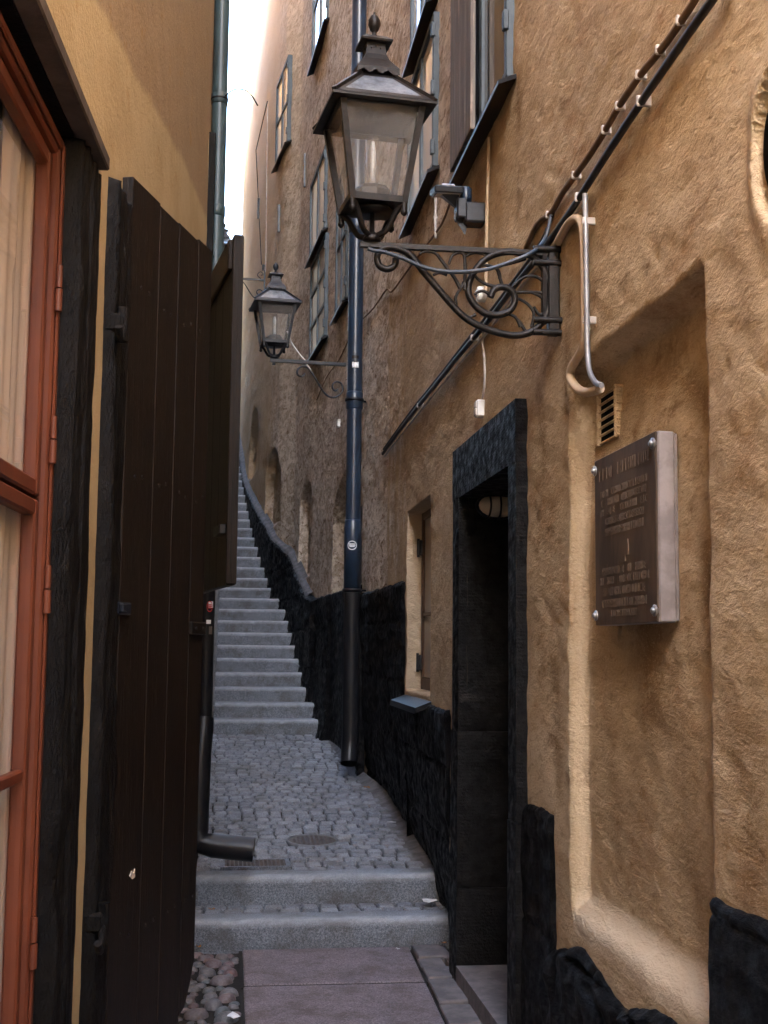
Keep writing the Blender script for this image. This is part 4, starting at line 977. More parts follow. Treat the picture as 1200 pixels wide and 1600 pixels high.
# the large open shutter
zs0 = float(on_l(195, 290)[2])
HA = Vector((XL(yp1)+.035, yp1, 0)); 
bt = on_y(331, 396, 4.02); 
kt = zs0/bt[2]; HBp = Vector((bt[0]*kt, bt[1]*kt, 0))
SL = (HBp-HA).length; su = (HBp-HA).normalized(); sn = Vector((su.y, -su.x, 0))
SM = Matrix(((sn.x, su.x, 0, HA.x), (sn.y, su.y, 0, HA.y), (0, 0, 1, 0), (0, 0, 0, 1)))
def spart(name, mb, mat, par): o = mb.build(name, M[mat]); o.parent = par; return o
sb = -1.13
def leaf(SM, SL, z0, z1, npl, chip=True, xs=(-.036, 0)):
    mb = MB(); wds = [1.25, .95, 1.05, .75][:npl]; tot = sum(wds); acc = 0
    for i in range(npl):
        a = SL*acc/tot; acc += wds[i]; b_ = SL*acc/tot
        dz = random.uniform(-.006, .006)
        if chip and i == npl-1:
            mb.prism([(a+.0012, z0+.02), (a+.05, z0+.035), (b_-.03, z0+.10), (b_, z0+.16), (b_, z1+dz-.004), (b_-.006, z1+dz), (a+.0012, z1+dz)], xs[0], xs[1]+random.uniform(-.001, .001), 'x', SM)
        else: mb.box(xs[0], xs[1]+random.uniform(-.0015, .0015), a+.0012, b_-.0012, z0, z1+dz, M=SM, b=.0025)
    acc = 0
    for i in range(npl):
        mid = SL*(acc+wds[i]/2)/tot; acc += wds[i]
        for zn in (z0+.36, z1-.30, z1-.83):
            for d in (-.03, .03): mb.lathe([(.0055, -.001), (.0055, .0018), (.003, .0026)], 8, M=SM @ Matrix.Translation((xs[1], mid+d+random.uniform(-.006, .006), zn+random.uniform(-.012, .012))) @ Matrix.Rotation(math.radians(90), 4, 'Y'))
    return mb
sh = leaf(SM, SL, sb, zs0, 4)
shutter = child(sh.build('shutter', M['shutter_paint']), lh); shutter['label'] = 'tall dark brown board shutter standing open'
mb = MB()
for z_ in (.42, -.75): mb.box(-.052, -.036, .03, SL-.03, z_-.05, z_+.05, M=SM, b=.006)
spart('batten', mb, 'shutter_paint', shutter)
zl = float(on_y(290, 981, 3.95)[2])
mb = MB(); mb.box(-.0, .012, SL-.13, SL+.004, zl-.02, zl+.02, M=SM, b=.003)
for a in (-.1, -.03): mb.tube([SM @ Vector((.012, SL+a, zl)), SM @ Vector((.016, SL+a, zl))], .005, 8)
spart('latch_plate', mb, 'shutter_paint', shutter)
zh = float(on_y(165, 948, 3.35)[2])
mb = MB(); mb.box(-.002, .010, -.02, .06, zh-.018, zh+.016, M=SM, b=.004); mb.box(.008, .022, -.03, .0, zh-.012, zh+.012, M=SM, b=.004); spart('strap_hinge', mb, 'black_iron', shutter)
for pyy, xx_ in ((500, 158), (1440, 125)):
    zz_ = float(on_y(xx_, pyy, 3.25)[2])
    mb = MB(); T = LM(yp0-.0)
    mb.tube([T @ Vector((.045, .03, zz_-.05)), T @ Vector((.045, .03, zz_+.04))], .016, 10); mb.box(.0, .05, .0, .05, zz_-.03, zz_+.02, M=T, b=.008); mb.tube([T @ Vector((.05, -.07, zz_-.035)), T @ Vector((.05, -.04, zz_-.06)), T @ Vector((.048, .0, zz_-.03)), T @ Vector((.045, .04, zz_))], .010, 8, True)
    spart('hinge_pin', mb, 'black_timber', shutter)
mb = MB(); zc_ = float(on_y(222, 1366, 3.6)[2]); mb.prism([(.13, zc_), (.145, zc_+.012), (.155, zc_+.002), (.165, zc_+.014), (.168, zc_-.008), (.15, zc_-.012)], -.001, .002, 'x', SM); spart('bare_patch', mb, 'cream_paint', shutter)

# second shutter, further along and hung higher
zt2 = float(on_y(367, 367, 5.1)[2]); zb2 = float(on_y(352, 914, 5.1)[2])
E1 = Vector(on_y(351, 1010, 5.1)); E1.z = 0; E0 = Vector((XL(5.95)+.02, 5.95, 0))
S2 = (E1-E0).length; su2 = (E0-E1).normalized(); sn2 = Vector((su2.y, -su2.x, 0))
SM2 = Matrix(((sn2.x, su2.x, 0, E1.x), (sn2.y, su2.y, 0, E1.y), (0, 0, 1, 0), (0, 0, 0, 1)))
sh2 = leaf(SM2, S2, zb2, zt2, 4, False, (-.0, .036))
# local x positive = alley side; we see the wall side of this leaf
shutter2 = child(sh2.build('shutter', M['shutter_paint']), lh); shutter2['label'] = 'shorter dark brown shutter hung higher, further along the wall'
mb = MB(); mb.box(-.02, .0, .02, S2-.05, zt2-.14, zt2-.015, M=SM2, b=.004); spart('batten', mb, 'shutter_paint', shutter2)
mb = MB(); z_ = float(on_y(338, 832, 5.2)[2]); mb.box(-.028, -.0, .03, .20, z_-.012, z_+.028, M=SM2, b=.004); spart('latch_plate', mb, 'brown_iron', shutter2)
mb = MB(); mb.box(-.004, .040, -.012, .0, zb2+.004, zt2-.004, M=SM2, b=.003); spart('edge_strip', mb, 'shutter_paint', shutter2)

# houses further up on the left
def left_house(name, y0, y1, top, label, mat='plaster_left'):
    r = thing(name, label, 'house', (-.15, y0, -1.2))
    n = 40; Ys = np.linspace(y0, y1, n); Zs = np.linspace(-1.5, top, 50); A, B = np.meshgrid(Ys, Zs, indexing='ij')
    Xv = np.minimum(-.155, XR(A)-1.03)+.01*fbm(A*3, B*3, int(y0), 3)
    child(grid_obj('wall', np.stack([Xv, A, B], -1), M[mat], attrs={'wash': A*0+.8}, flip=True), r)
    xa = float(Xv[0, 0]); xb = float(Xv[-1, 0]); mb = MB()
    mb.add([(xa, y0, -1.5), (-5, y0, -1.5), (-5, y0, top), (xa, y0, top), (xb, y1, -1.5), (-5, y1, -1.5), (-5, y1, top), (xb, y1, top)], [(3, 2, 1, 0), (4, 5, 6, 7), (1, 5, 6, 2)])
    child(mb.build('gable_wall', M[mat]), r)
    mb = MB(); vs = []
    for i in range(0, n, 3): vs += [(float(Xv[i, 0])+.12, Ys[i], top-.02), (-2.6, Ys[i], top+1.1), (-5.1, Ys[i], top-.02)]
    k = len(vs)//3; mb.add(vs, [q for i in range(k-1) for q in ((3*i, 3*i+3, 3*i+4, 3*i+1), (3*i+1, 3*i+4, 3*i+5, 3*i+2), (3*i+2, 3*i+5, 3*i+3, 3*i))]); child(mb.build('roof', M['black_iron']), r)
    mb = MB(); Zp = np.linspace(0, 1, 12); A2, T2 = np.meshgrid(Ys, Zp, indexing='ij'); gz_ = ground_z(A2)
    P = np.stack([np.minimum(-.155, XR(A2)-1.03)+.02+.02*fbm(A2*6, T2*9, 5), A2, gz_-.1+T2*(.95)], -1); P[:, -1, 0] -= .03
    child(grid_obj('plinth', P, M['tar'], flip=True), r)
left_house('tall_house', 6.24, 17.4, 10.3, 'tall plastered house past the left corner, behind the green pipe')
left_house('narrow_house', 17.42, 26, 9.5, 'narrow house far up the alley on the left beside the stairs')

oh = thing('shading_house', 'unseen plain plastered house added across the street to shade the alley mouth', 'house', (0, -8, -1.46))  # unseen house, added to cut the light from behind the camera
mb = MB(); mb.box(-9, 9, -9, 0, 0, 7.5); mb.build('wall', M['plaster_left'], oh)
mb = MB(); mb.prism([(-9.3, 7.5), (.3, 7.5), (-4.5, 9.0)], -9.2, 9.2, 'x'); mb.build('roof', M['black_iron'], oh)
for i in range(5):
    for j in range(2):
        mb = MB(); mb.box(-7.5+i*3.4-.5, -7.5+i*3.4+.5, -.02, .05, 1.2+j*3.3, 2.8+j*3.3, b=.01); f_ = mb.build('window_frame', M['window_blue'], oh)
        mb = MB(); mb.box(-7.5+i*3.4-.42, -7.5+i*3.4+.42, .05, .056, 1.28+j*3.3, 2.72+j*3.3); mb.build('pane', M['pane_dark'], f_)
# ------------------------------------------------------------------ ground, steps, paving
mb = MB(); mb.add([(-150, -150, -1.462), (150, -150, -1.462), (150, 150, -1.462), (-150, 150, -1.462)], [(0, 1, 2, 3)]); struct(mb.build('ground', M['cement']))
LXk = -.14
def uneven_block(mb, x0, x1, y0, y1, z0, z1, seed, amp=.004, nx=46, tilt=0, chipn=3):
    """granite kerb or tread: worn rounded front arris"""
    prof = [(y0, z0, 0), (y0, z1-.040, .6), (y0+.005, z1-.018, .8), (y0+.014, z1-.006, .8), (y0+.030, z1, .7), (y0+.06, z1+.001, .5), (y1, z1, .3), (y1, z0, 0)]
    xs = np.linspace(x0, x1, nx); V = []
    rn = np.random.RandomState(seed); ch = [(rn.uniform(x0, x1), rn.uniform(.01, .03), rn.uniform(.004, .012)) for _ in range(chipn)]
    for x in xs:
        c_ = sum(d*math.exp(-((x-a)/w_)**2) for a, w_, d in ch)
        for j, (y_, z_, k) in enumerate(prof):
            dy = amp*float(fbm(np.array(x*5+seed), np.array(j*.7+seed*1.3), seed, 3))*3*(k > 0)
            dz = amp*float(fbm(np.array(x*4+seed*2), np.array(y_*5+.3), seed+5, 3))*2*(k > 0)
            if j in (2, 3, 4): dy += c_; dz -= c_*.8
            V.append((x, y_+dy, z_+dz+tilt*(x-x0)))
    m = len(prof); fs = [(i*m+j, (i+1)*m+j, (i+1)*m+(j+1) % m, i*m+(j+1) % m) for i in range(nx-1) for j in range(m)]
    fs += [tuple(range(m)), tuple(range((nx-1)*m, nx*m))[::-1]]
    n0 = len(mb.v); mb.add(V, fs)
    for k in range(len(V)): mb.w[n0+k] = (0, .0, .75, 1, .9, .5, .15, 0)[k % m]*(.6+.4*random.random())  # nose vertices paler, painting in the sky highlight along the edge
st = MB()
Y1 = float(on_z(500, 1480, -1.42)[1]); 
S1Y = 6.17; S2Y = 6.56
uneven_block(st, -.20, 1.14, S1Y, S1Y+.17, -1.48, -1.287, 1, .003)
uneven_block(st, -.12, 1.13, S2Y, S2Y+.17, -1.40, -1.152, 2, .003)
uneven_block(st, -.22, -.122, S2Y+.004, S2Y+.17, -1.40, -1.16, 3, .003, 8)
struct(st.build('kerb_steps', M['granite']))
def sett(mb, x0, x1, y0, y1, zf_, h, seed):
    rn = random.Random(seed); g = .0055
    n = 5; V = []
    for i in range(n):
        for j in range(n):
            u, v = (0, .09, .5, .91, 1)[i], (0, .11, .5, .89, 1)[j]
            e = min(u, 1-u, v, 1-v)
            x = x0+g+(x1-x0-2*g)*u; y_ = y0+g+(y1-y0-2*g)*v
            dn = 0 if e > .05 else .008
            ux = (u-.5)*(.94 if (j in (0, n-1)) else 1)+.5; vy = (v-.5)*(.94 if (i in (0, n-1)) else 1)+.5
            x = x0+g+(x1-x0-2*g)*ux+rn.uniform(-.0015, .0015); y_ = y0+g+(y1-y0-2*g)*vy+rn.uniform(-.002, .002)
            V.append((x, y_, zf_(x, y_)+h-dn+rn.uniform(-.0015, .0015)))
    base = [(p[0], p[1], zf_(p[0], p[1])-.03) for k, p in enumerate(V)]
    ring = [i*n for i in range(n)]+[(n-1)*n+j for j in range(1, n)]+[i*n+n-1 for i in range(n-2, -1, -1)]+[j for j in range(n-2, 0, -1)]
    fs = [(i*n+j, (i+1)*n+j, (i+1)*n+j+1, i*n+j+1) for i in range(n-1) for j in range(n-1)]
    rv = [base[k] for k in ring]; r0 = n*n; w0 = len(mb.v); tn_ = rn.random()**2*.35
    for k in range(n*n): mb.w[w0+k] = tn_
    fs += [(ring[k], ring[(k+1) % len(ring)], r0+(k+1) % len(ring), r0+k) for k in range(len(ring))]
    mb.add(V+rv, fs)
def slope_z(x, y_): return -1.172+(y_-6.72)*.0755+.022*float(sstep(.55, .95, np.array(x)))*0
pv = MB(); sd = 10
# strip between the two kerbs
xa = -.19; y_a = S1Y+.175; y_b = S2Y-.004; ymid = (y_a+y_b)/2
for (ya_, yb_) in ((y_a, ymid), (ymid, y_b)):
    x = xa
    while x < 1.10:
        w_ = random.uniform(.085, .112); sett(pv, x, x+w_, ya_+random.uniform(-.003, .003), yb_+random.uniform(-.003, .003), lambda a, b_: -1.290, .0, sd); sd += 1; x += w_
gr_c = on_z(398, 1346, -1.155); mh = on_z(488, 1319, -1.13)
gx0, gx1 = float(on_z(350, 1352, -1.155)[0]), float(on_z(447, 1350, -1.155)[0]); gy0, gy1 = 6.80, 7.02
MHc = (float(mh[0]), float(mh[1]))
yr = 6.74; row = 0
while yr < 11.63:
    rh_ = random.uniform(.088, .104); x = -.13+random.uniform(-.05, 0); row += 1
    while x < float(XR(yr))+.05:
        w_ = random.uniform(.074, .102); cx, cy = x+w_/2, yr+rh_/2
        lim = float(XR(cy))+.03-.03*float(sstep(10.8, 7.5, np.array(cy)))
        wob = .004*math.sin(x*9+row)
        if cx < lim and not (gx0-.03 < cx < gx1+.04 and gy0-.05 < cy < gy1+.04) and math.hypot(cx-MHc[0], (cy-MHc[1])) > .175:
            sett(pv, x, x+w_, yr+wob, yr+rh_+wob, slope_z, .012+random.uniform(-.003, .003), sd); sd += 1
        x += w_
    yr += rh_
struct(pv.build('cobbled_path', M['sett']))
# joint bed below the setts and the cement fillet against the right wall
Ys = np.linspace(6.70, 11.68, 120); Xs = np.linspace(-.5, 1.3, 30); A, B = np.meshgrid(Ys, Xs, indexing='ij')
Zg = -1.172+(A-6.72)*.0755-.018+.004*fbm(A*9, B*9, 401); 
struct(grid_obj('path_bed', np.stack([B, A, Zg], -1), M['dirt'], flip=True))
Ts = np.linspace(0, 1, 10); A, T = np.meshgrid(np.linspace(6.73, 11.66, 160), Ts, indexing='ij')
wf = .06+.10*sstep(10.8, 7.2, A)+.03*fbm(A*5, A*0, 411); Xf = XR(A)+.12*(1-sstep(8.0, 9.8, A))-(wf+.02*(1-sstep(8.0, 9.8, A)))*(1-T)
struct(grid_obj('cement_gutter', np.stack([Xf, A, -1.172+(A-6.72)*.0755-.004+.05*T**1.6*(1-sstep(10.6, 11.5, A))*sstep(6.74, 7.3, A)+.004*fbm(A*7, T*4, 413)+.008], -1), M['ledge'], flip=True))
A, T = np.meshgrid(np.linspace(5.87, 6.42, 20), Ts, indexing='ij')
# the long flight
fl = MB(); z = -.795; Yc_ = 11.66
for i in range(12):
    tr = .33; r_ = .135
    x0 = -.105+random.uniform(-.006, .006); x1 = float(XR(Yc_))+.05
    if i == 11: tr = .38
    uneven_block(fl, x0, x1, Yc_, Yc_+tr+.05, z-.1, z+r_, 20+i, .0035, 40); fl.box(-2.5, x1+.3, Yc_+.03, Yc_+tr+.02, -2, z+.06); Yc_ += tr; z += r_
for i in range(24):
    tr = .33 if i < 10 else .35; r_ = .152
    x1 = float(XR(Yc_))+.05; x0 = x1-1.15-.05
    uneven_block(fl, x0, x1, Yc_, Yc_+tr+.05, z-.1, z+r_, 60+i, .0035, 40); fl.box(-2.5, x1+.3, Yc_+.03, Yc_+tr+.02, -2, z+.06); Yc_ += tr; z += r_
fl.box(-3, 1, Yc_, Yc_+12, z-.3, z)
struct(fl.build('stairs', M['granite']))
kb = MB(); z = -.795; Yc_ = 11.66
for i in range(11): kb.box(-.6, -.112, Yc_-.02, Yc_+.31, z-.1, z+.12, b=.004); Yc_ += .33; z += .135
kb.box(-.17, -.14, 6.76, 11.64, -1.4, -1.1)
struct(kb.build('kerb_edge', M['cement']))

# near paving: red slabs, round cobbles on the left, worn flags on the right
sl_ = MB(); GZ = -1.425
def slab(mb, pts, z_, h=.05, seed=0):
    c_ = np.mean(np.array(pts), 0); V = []
    for k, (ins, dz) in enumerate(((0, -h), (0, -.006), (.006, 0))):
        for p in pts:
            d = np.array(p)-c_; l_ = np.linalg.norm(d); q = c_+d*(1-ins/l_*1.4); V.append((q[0], q[1], z_+dz))
    m = len(pts); mb.add(V, [(j*m+i, j*m+(i+1) % m, (j+1)*m+(i+1) % m, (j+1)*m+i) for j in range(2) for i in range(m)]+[tuple(range(2*m, 3*m))])
yy_ = S1Y-.012; ws = [.655, .70, .72, .8, .8]
for i, d_ in enumerate(ws):
    s0 = .105-.004*i; s1 = .895-.02*i
    slab(sl_, [(s0, yy_-d_+.030), (s1-.02, yy_-d_+.030), (s1, yy_), (s0, yy_)], GZ+.006+random.uniform(-.002, .002)); yy_ -= d_
struct(sl_.build('paving_slabs', M['slab']))
js = MB(); yj = S1Y-.012
for i, d_ in enumerate(ws): yj -= d_; js.box(.09-.004*i, .90-.02*i, yj-.004, yj+.034, -1.44, GZ+.001)
js.box(.088, .103, yj, S1Y, -1.44, GZ-.003)
struct(js.build('joint_sand', M['dirt']))
fg = MB(); rn = random.Random(5); yy_ = S1Y-.01; i = 0
while yy_ > 2:
    d_ = rn.uniform(.16, .30); xl_ = .912-.034*(S1Y-yy_); sp = rn.uniform(.10, .16)+xl_
    for (a_, b_) in ((xl_-.012, sp), (sp, 1.035)):
        j = lambda: rn.uniform(-.012, .012)
        slab(fg, [(a_+.008+j()*.3, yy_-d_+.008+j()), (b_-.008+j()*.3, yy_-d_+.008+j()), (b_-.008+j()*.3, yy_-.006), (a_+.008+j()*.3, yy_-.006)], GZ+.008+rn.uniform(-.008, .008))
    yy_ -= d_
struct(fg.build('flagstones', M['flag']))
cbm = []; fcs = []; tint = []; pts_ = []
rn = random.Random(11); tries = 0
while tries < 9000 and len(pts_) < 900:
    tries += 1; r_ = rn.choice((.022, .030, .038, .045)); x = rn.uniform(-.42, .075); y_ = rn.uniform(2.6, S1Y-.03)
    if x+r_ > .092: continue
    if all((x-a)**2+(y_-b_)**2 > (.94*(r_+c_))**2 for a, b_, c_ in pts_): pts_.append((x, y_, r_))
for (x, y_, r_) in pts_:
    a0 = rn.uniform(0, 6); ex = rn.uniform(.75, 1.1); b0 = len(cbm); m = 10; tn = rn.random()
    for k in range(5):
        ph = k/4*math.pi/2; rr_ = r_*math.cos(ph)**.7 if k < 4 else 0.001; zz_ = r_*.75*math.sin(ph)
        for q in range(m):
            an = q/m*2*math.pi; lx = rr_*math.cos(an)*1.15; ly_ = rr_*math.sin(an)*ex*(1+.1*math.sin(3*an+a0))
            cbm.append((x+lx*math.cos(a0)-ly_*math.sin(a0), y_+lx*math.sin(a0)+ly_*math.cos(a0), GZ-.022+zz_+.01*min(1, r_/.045))); tint.append(tn)
    for k in range(4):
        for q in range(m): fcs.append((b0+k*m+q, b0+k*m+(q+1) % m, b0+(k+1)*m+(q+1) % m, b0+(k+1)*m+q))
me = bpy.data.meshes.new('round_cobbles'); me.from_pydata(cbm, [], fcs); me.update()
at = me.attributes.new('tint', 'FLOAT', 'POINT'); at.data.foreach_set('value', tint)
for p in me.polygons: p.use_smooth = True
me.materials.append(M['pebble']); o = bpy.data.objects.new('cobbled_ground', me); COL.objects.link(o); struct(o)
A, B = np.meshgrid(np.linspace(1.5, S1Y+.02, 160), np.linspace(-.8, 1.15, 70), indexing='ij')
struct(grid_obj('paving_bed', np.stack([B, A, GZ-.014+.010*fbm(A*14, B*14, 501)], -1), M['dirt'], flip=True))

# drain grate and manhole cover
gg = thing('drain_grate', 'rectangular iron drain grate set in the cobbles below the left drainpipe elbow', 'grate', ((gx0+gx1)/2, (gy0+gy1)/2, slope_z(0, 6.9)+.012))
w_, l_ = (gx1-gx0)/2, (gy1-gy0)/2; mb = MB()
for s_ in (-1, 1): mb.box(-w_-.02, w_+.02, s_*(l_+.008)-.012, s_*(l_+.008)+.012, -.03, .004, b=.002); mb.box(s_*(w_+.008)-.012, s_*(w_+.008)+.012, -l_+.002, l_-.002, -.03, .003, b=.002)
mb.build('grate_frame', M['granite'], gg)
mb = MB()
for i in range(15): x = -w_+.01+i*(2*w_-.02)/14; mb.box(x-.0035, x+.0035, -l_, l_, -.02, .0, b=.001)
for i in range(6): y_ = -l_+.01+i*(2*l_-.02)/5; mb.box(-w_, w_, y_-.005, y_+.005, -.021, .0015, b=.001)
mb.build('grate_bars', M['grate_iron'], gg)
mb = MB(); mb.box(-w_, w_, -l_, l_, -.06, -.03); mb.build('drain_pit', M['void'], gg)
mc = thing('manhole_cover', 'small round iron manhole cover among the grey cobbles', 'manhole cover', (MHc[0], MHc[1], slope_z(0, MHc[1])+.006)); mc.rotation_euler = (math.atan(.0755), 0, 0)
mb = MB(); mb.lathe([(.15, -.02), (.15, .008), (.142, .010), (.138, .008), (.138, -.01)], 40); mb.build('cover_ring', M['cement'], mc)
mb = MB(); mb.lathe([(.136, -.01), (.136, .004), (.13, .005), (0.001, .005)], 40)
for i in range(-4, 5):
    for j in range(-4, 5):
        if math.hypot(i, j) < 4.4: mb.box(i*.026-.008, i*.026+.008, j*.026-.008, j*.026+.008, .004, .0085, b=.002)
mb.build('cover_plate', M['grate_iron'], mc)

# ------------------------------------------------------------------ cables and small fittings on the right front
def wall_line(pts, off, r, mb, n=7, curve=True): mb.tube([on_w(px, py, off) for px, py in pts], r, n, curve, 3)
def wire(name, pts, off, r, mat, label, cat='cable', clips=None):
    mb = MB(); wall_line(pts, off, r, mb)
    t = thing(name, label, cat, tuple(on_w(*pts[-1], off))); T = Matrix.Translation(-Vector(t.location)); mb.v = [tuple(T @ Vector(v)) for v in mb.v]
    mb.build('cable_run', M[mat], t)
    if clips:
        for (px, py) in clips:
            p = on_w(px, py, off); c_ = MB(); c_.box(p[0]-r*1.25, p[0]+off+.01, p[1]-.005, p[1]+.005, p[2]-r*1.3, p[2]+r*1.3, M=T, b=.003); c_.build('cable_clip', M['rail_white'], t)
    return t
main = [(598, 709), (640, 652), (680, 602), (720, 552), (760, 505), (800, 452), (840, 402), (862, 372), (900, 318), (935, 262), (970, 208), (1010, 148), (1060, 75), (1120, -10), (1150, -55)]
wire('wall_cable', main, .022, .011, 'black_rubber', 'thick black cable running diagonally up the ochre wall', clips=[(655, 634), (740, 528), (905, 308), (1002, 158)])
wire('wall_cable', [(601, 713), (645, 657), (690, 602), (725, 560), (765, 515), (806, 458), (850, 404), (880, 362), (916, 308)], .016, .006, 'rail_white', 'thin pale cable tight under the thick black diagonal cable')
wire('wall_cable', [(599, 702), (640, 645), (684, 590), (722, 541), (760, 494), (798, 444), (838, 390), (858, 352), (863, 336)], .018, .006, 'black_rubber', 'thin dark cable just above the thick black diagonal cable')
wire('wall_cable', [(822, 388), (840, 350), (862, 332), (880, 300), (915, 252), (945, 205), (968, 165), (1000, 118), (1035, 75), (1068, 28), (1095, -15)], .014, .010, 'brown_cable', 'wavy brown painted cable clipped above the black one up the wall', clips=[(858, 336), (899, 274), (946, 203), (968, 166), (1000, 117), (1031, 78), (1064, 32)])
wire('wall_cable', [(848, 408), (868, 378), (890, 345), (916, 306)], .010, .005, 'rail_white', 'short pale cable leading up to the top of the grey conduit')
cd = wire('pale_conduit', [(872, 378), (888, 350), (900, 341), (910, 352), (913, 400), (914, 470), (914, 530), (905, 555), (893, 575), (892, 592), (903, 608), (920, 613), (938, 607)], .02, .014, 'pale_conduit', 'thick cream painted conduit looping down beside the vent grille', 'conduit')
gc = wire('grey_conduit', [(914, 303), (915, 360), (916, 430), (917, 500), (918, 550), (921, 580), (930, 597), (940, 602)], .03, .0085, 'grey_conduit', 'slim straight grey conduit beside the cream loop', 'conduit', clips=[(915, 345), (916, 500)])
wire('wall_cable', [(764, 215), (763, 262), (761, 320), (760, 380), (759, 455)], .014, .007, 'pale_conduit', 'straight beige conduit dropping from the weathered shutter window to the junction box')
wire('wall_cable', [(681, 306), (680, 340), (681, 372)], .016, .007, 'rail_white', 'short white stub of conduit below the floodlight', clips=[(680, 340)])
wire('wall_cable', [(722, 278), (705, 312), (690, 350), (660, 392), (635, 425), (612, 456), (604, 452), (585, 480), (565, 500)], .012, .006, 'brown_cable', 'thin cable stepping down under the upper windows')
wire('wall_cable', [(546, 528), (530, 562), (510, 590), (495, 625)], .012, .005, 'brown_cable', 'thin cable end left of the blue black pipe')
wire('wall_cable', [(756, 515), (754, 535), (757, 560), (757, 600), (754, 622)], .014, .005, 'rail_white', 'thin white wire hanging down to the small sensor over the door')
wire('wall_cable', [(418, 158), (417, 250), (416, 340), (415, 425)], .02, .006, 'rail_white', 'straight pale wire down the far bright wall to the farthest lamp')
o = MB().tube([Vector((w3[0]-.05, Y3, c3[2]+.19)), Vector(on_w(400, 235, .10)), Vector(on_w(418, 158, .03))], .007, 6).build('stay_wire', M['brown_iron']); tag(o, 'dark stay wire slanting across the bright far wall', 'wire')
for i, (ax, ay, ay2) in enumerate(((477, 240, 290), (436, 320, 362), (404, 310, 338))):
    a = on_w(ax, ay, .01); b_ = on_w(ax, ay2, .01); o = MB().box(a[0]-.015, a[0]+.02, a[1]-.02, a[1]+.02, b_[2], a[2], b=.003).build('wall_anchor', M['black_iron'])
    tag(o, ('iron wall anchor right of the bright far window', 'iron wall anchor in the middle of the far wall', 'iron wall anchor nearest the farthest lamp')[i], 'wall anchor', 'iron anchors on the far wall')
# junction box, sensor, sockets
def box_thing(name, px, py, w_, h_, d_, mat, label, cat, extra=None):
    p = on_w(px, py); t = thing(name, label, cat, (float(XR(p[1])), p[1], p[2]))
    mb = MB(); mb.box(-d_, .01, -w_/2, w_/2, -h_/2, h_/2, b=.005); mb.build('housing', M[mat], t)
    mb = MB(); mb.box(-d_-.005, -d_+.001, -w_*.38, w_*.38, -h_*.42, -h_*.02, b=.002); mb.box(-d_-.004, -d_+.001, -w_*.38, w_*.38, h_*.05, h_*.42, b=.002); mb.build('cover', M['rail_white'], t); return t
box_thing('sensor_box', 754, 639, .055, .072, .03, 'white_plastic', 'small white sensor box above the dark stone lintel', 'sensor')
box_thing('switch_box', 532, 662, .07, .07, .03, 'white_plastic', 'tiny white box left of the tall drainpipe at lamp height', 'junction box')
p = on_w(758, 460); jb = thing('junction_box', 'round white junction box behind the ornate lamp bracket scroll', 'junction box', (1.05, p[1], p[2]))
MB().lathe([(.034, -.01), (.034, .028), (.030, .034), (.001, .036)], 20, M=Matrix.Rotation(math.radians(-90), 4, 'Y')).build('housing', M['white_plastic'], jb)
MB().lathe([(.014, .03), (.014, .042), (.001, .044)], 14, M=Matrix.Rotation(math.radians(-90), 4, 'Y')).build('cap', M['grey_conduit'], jb)
# flood light on its bracket
p = on_w(757, 335); FY = float(p[1]); fz = float(p[2])
fl_ = thing('floodlight', 'black floodlight and motion sensor on an arm from the right wall below the upper window', 'floodlight', (1.05, FY, fz))
def FP(px, py, dy=0): q = on_y(px, py, FY+dy); return Vector((q[0]-1.05, dy, q[2]-fz))
mb = MB(); a = FP(757, 318); b_ = FP(712, 352); mb.box(FP(724, 335).x, .0, -.045, .045, FP(740, 352).z, FP(740, 320).z, b=.008); mb.box(FP(712, 335).x, FP(728, 335).x, -.04, .04, FP(740, 345).z, FP(740, 314).z, b=.006); mb.build('sensor_body', M['black_iron'], fl_)
mb = MB(); q = FP(728, 306); mb.lathe([(.022, -.035), (.026, -.01), (.026, .03), (.02, .036)], 16, c=tuple(q)); mb.build('sensor_head', M['pipe_paint'], fl_)
mb = MB(); mb.add([FP(712, 330), FP(730, 352), FP(727, 368), FP(709, 340), FP(712, 330, .05), FP(730, 352, .05), FP(727, 368, .05), FP(709, 340, .05)], [(0, 1, 2, 3), (4, 7, 6, 5), (0, 4, 5, 1), (1, 5, 6, 2), (2, 6, 7, 3), (3, 7, 4, 0)]); mb.build('arm', M['black_iron'], fl_)
q0 = FP(675, 311); q1 = FP(720, 291); mb = MB()
T = Matrix.Translation((q0+q1)/2) @ Matrix.Rotation(math.radians(12), 4, 'X')
mb.box(-.062, .062, -.07, .07, -.010, .020, M=T, b=.005); mb.add([T @ Vector(v) for v in ((-.03, -.03, -.01), (.05, -.03, -.01), (.05, .03, -.01), (-.03, .03, -.01), (.06, -.012, -.075), (.075, -.012, -.075), (.075, .012, -.075), (.06, .012, -.075))], [(0, 1, 5, 4), (1, 2, 6, 5), (2, 3, 7, 6), (3, 0, 4, 7), (4, 5, 6, 7)]); mb.build('lamp_head', M['black_iron'], fl_)
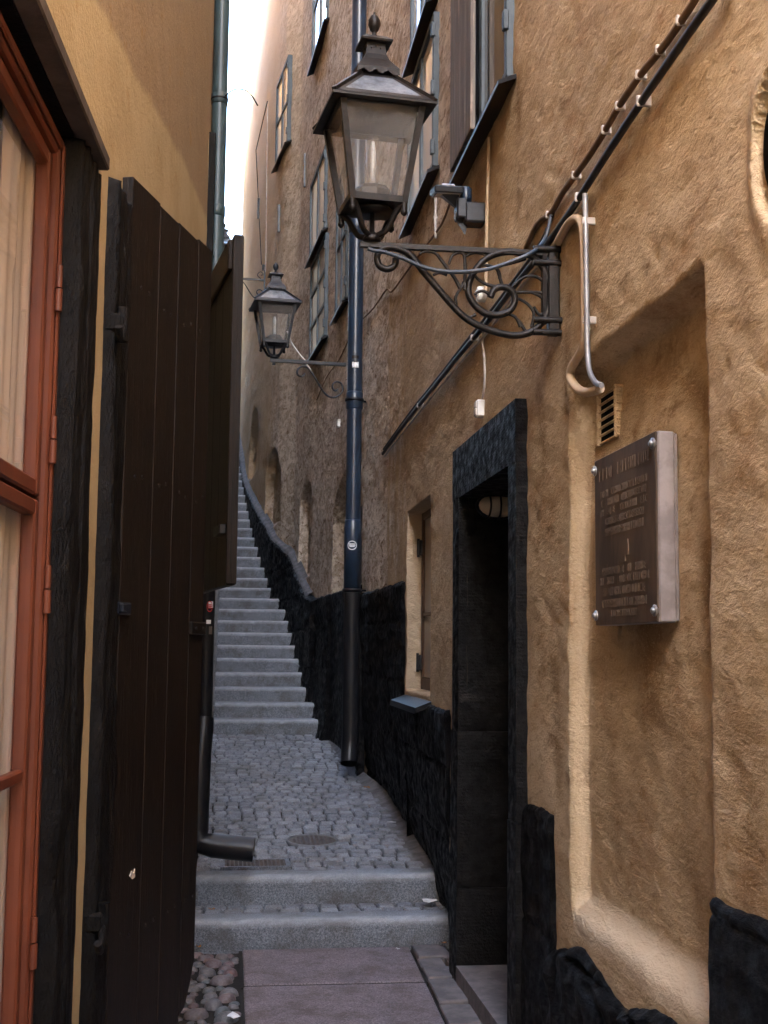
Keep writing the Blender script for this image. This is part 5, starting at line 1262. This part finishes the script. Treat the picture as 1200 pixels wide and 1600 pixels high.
mb = MB(); mb.box(-.05, .05, -.058, .058, -.014, -.0095, M=T, b=.001); mb.box(-.03, .03, -.04, .04, .020, .032, M=T, b=.004); mb.build('reflector', M['reflector'], fl_)

# ------------------------------------------------------------------ litter
def scrap(px, py, z_, s, mat, label, cat='paper scrap', name='paper_scrap', grp=None):
    q = on_z(px, py, z_); rn_ = random.Random(int(px*7+py)); m = 8
    vs = [(0, 0, .006)]+[(s*math.cos(k/m*6.283)*rn_.uniform(.6, 1.2), s*.8*math.sin(k/m*6.283)*rn_.uniform(.6, 1.2), rn_.uniform(.002, .014)) for k in range(m)]
    vs += [(v[0], v[1], v[2]+.0012) for v in vs]
    fs = [(0, (k+1) % m+1, k+1) for k in range(m)]+[(m+1, m+2+k, m+2+(k+1) % m) for k in range(m)]+[(k+1, (k+1) % m+1, m+2+(k+1) % m, m+2+k) for k in range(m)]
    o = MB().add(vs, fs).build(name, M[mat]); o.location = (q[0], q[1], z_+.002); o.rotation_euler = (0, 0, rn_.uniform(0, 3)); tag(o, label, cat, grp)
scrap(612, 1287, -1.065, .035, 'paper', 'white paper scrap lying on the cement gutter by the black wall')
scrap(365, 1591, -1.40, .032, 'paper', 'white paper scrap lying on the round cobbles at the bottom left')
scrap(672, 1410, -1.27, .05, 'paper', 'crumpled paper between the two kerb steps beside the right wall')
scrap(622, 1485, -1.415, .012, 'paper', 'tiny paper bit on the red slab below the first step')
scrap(519, 1148, -.86, .04, 'paper', 'white scrap at the foot of the stairs beside the pipe')
scrap(330, 1424, -1.27, .022, 'leaf', 'dry orange leaf on the setts between the kerb steps', 'leaf', 'fallen_leaf')
scrap(546, 1190, -.90, .03, 'leaf', 'dry brown leaf under the open drainpipe shoe', 'leaf', 'fallen_leaf')
scrap(574, 1232, -.97, .035, 'leaf', 'dark red leaf in the gutter below the drainpipe', 'leaf', 'fallen_leaf')
scrap(310, 1482, -1.41, .016, 'leaf', 'small yellow leaf in the left corner below the first step', 'leaf', 'fallen_leaf')
scrap(694, 1476, -1.41, .02, 'leaf', 'reddish leaf in the right corner below the first step', 'leaf', 'fallen_leaf')
print('built', len(bpy.data.objects))
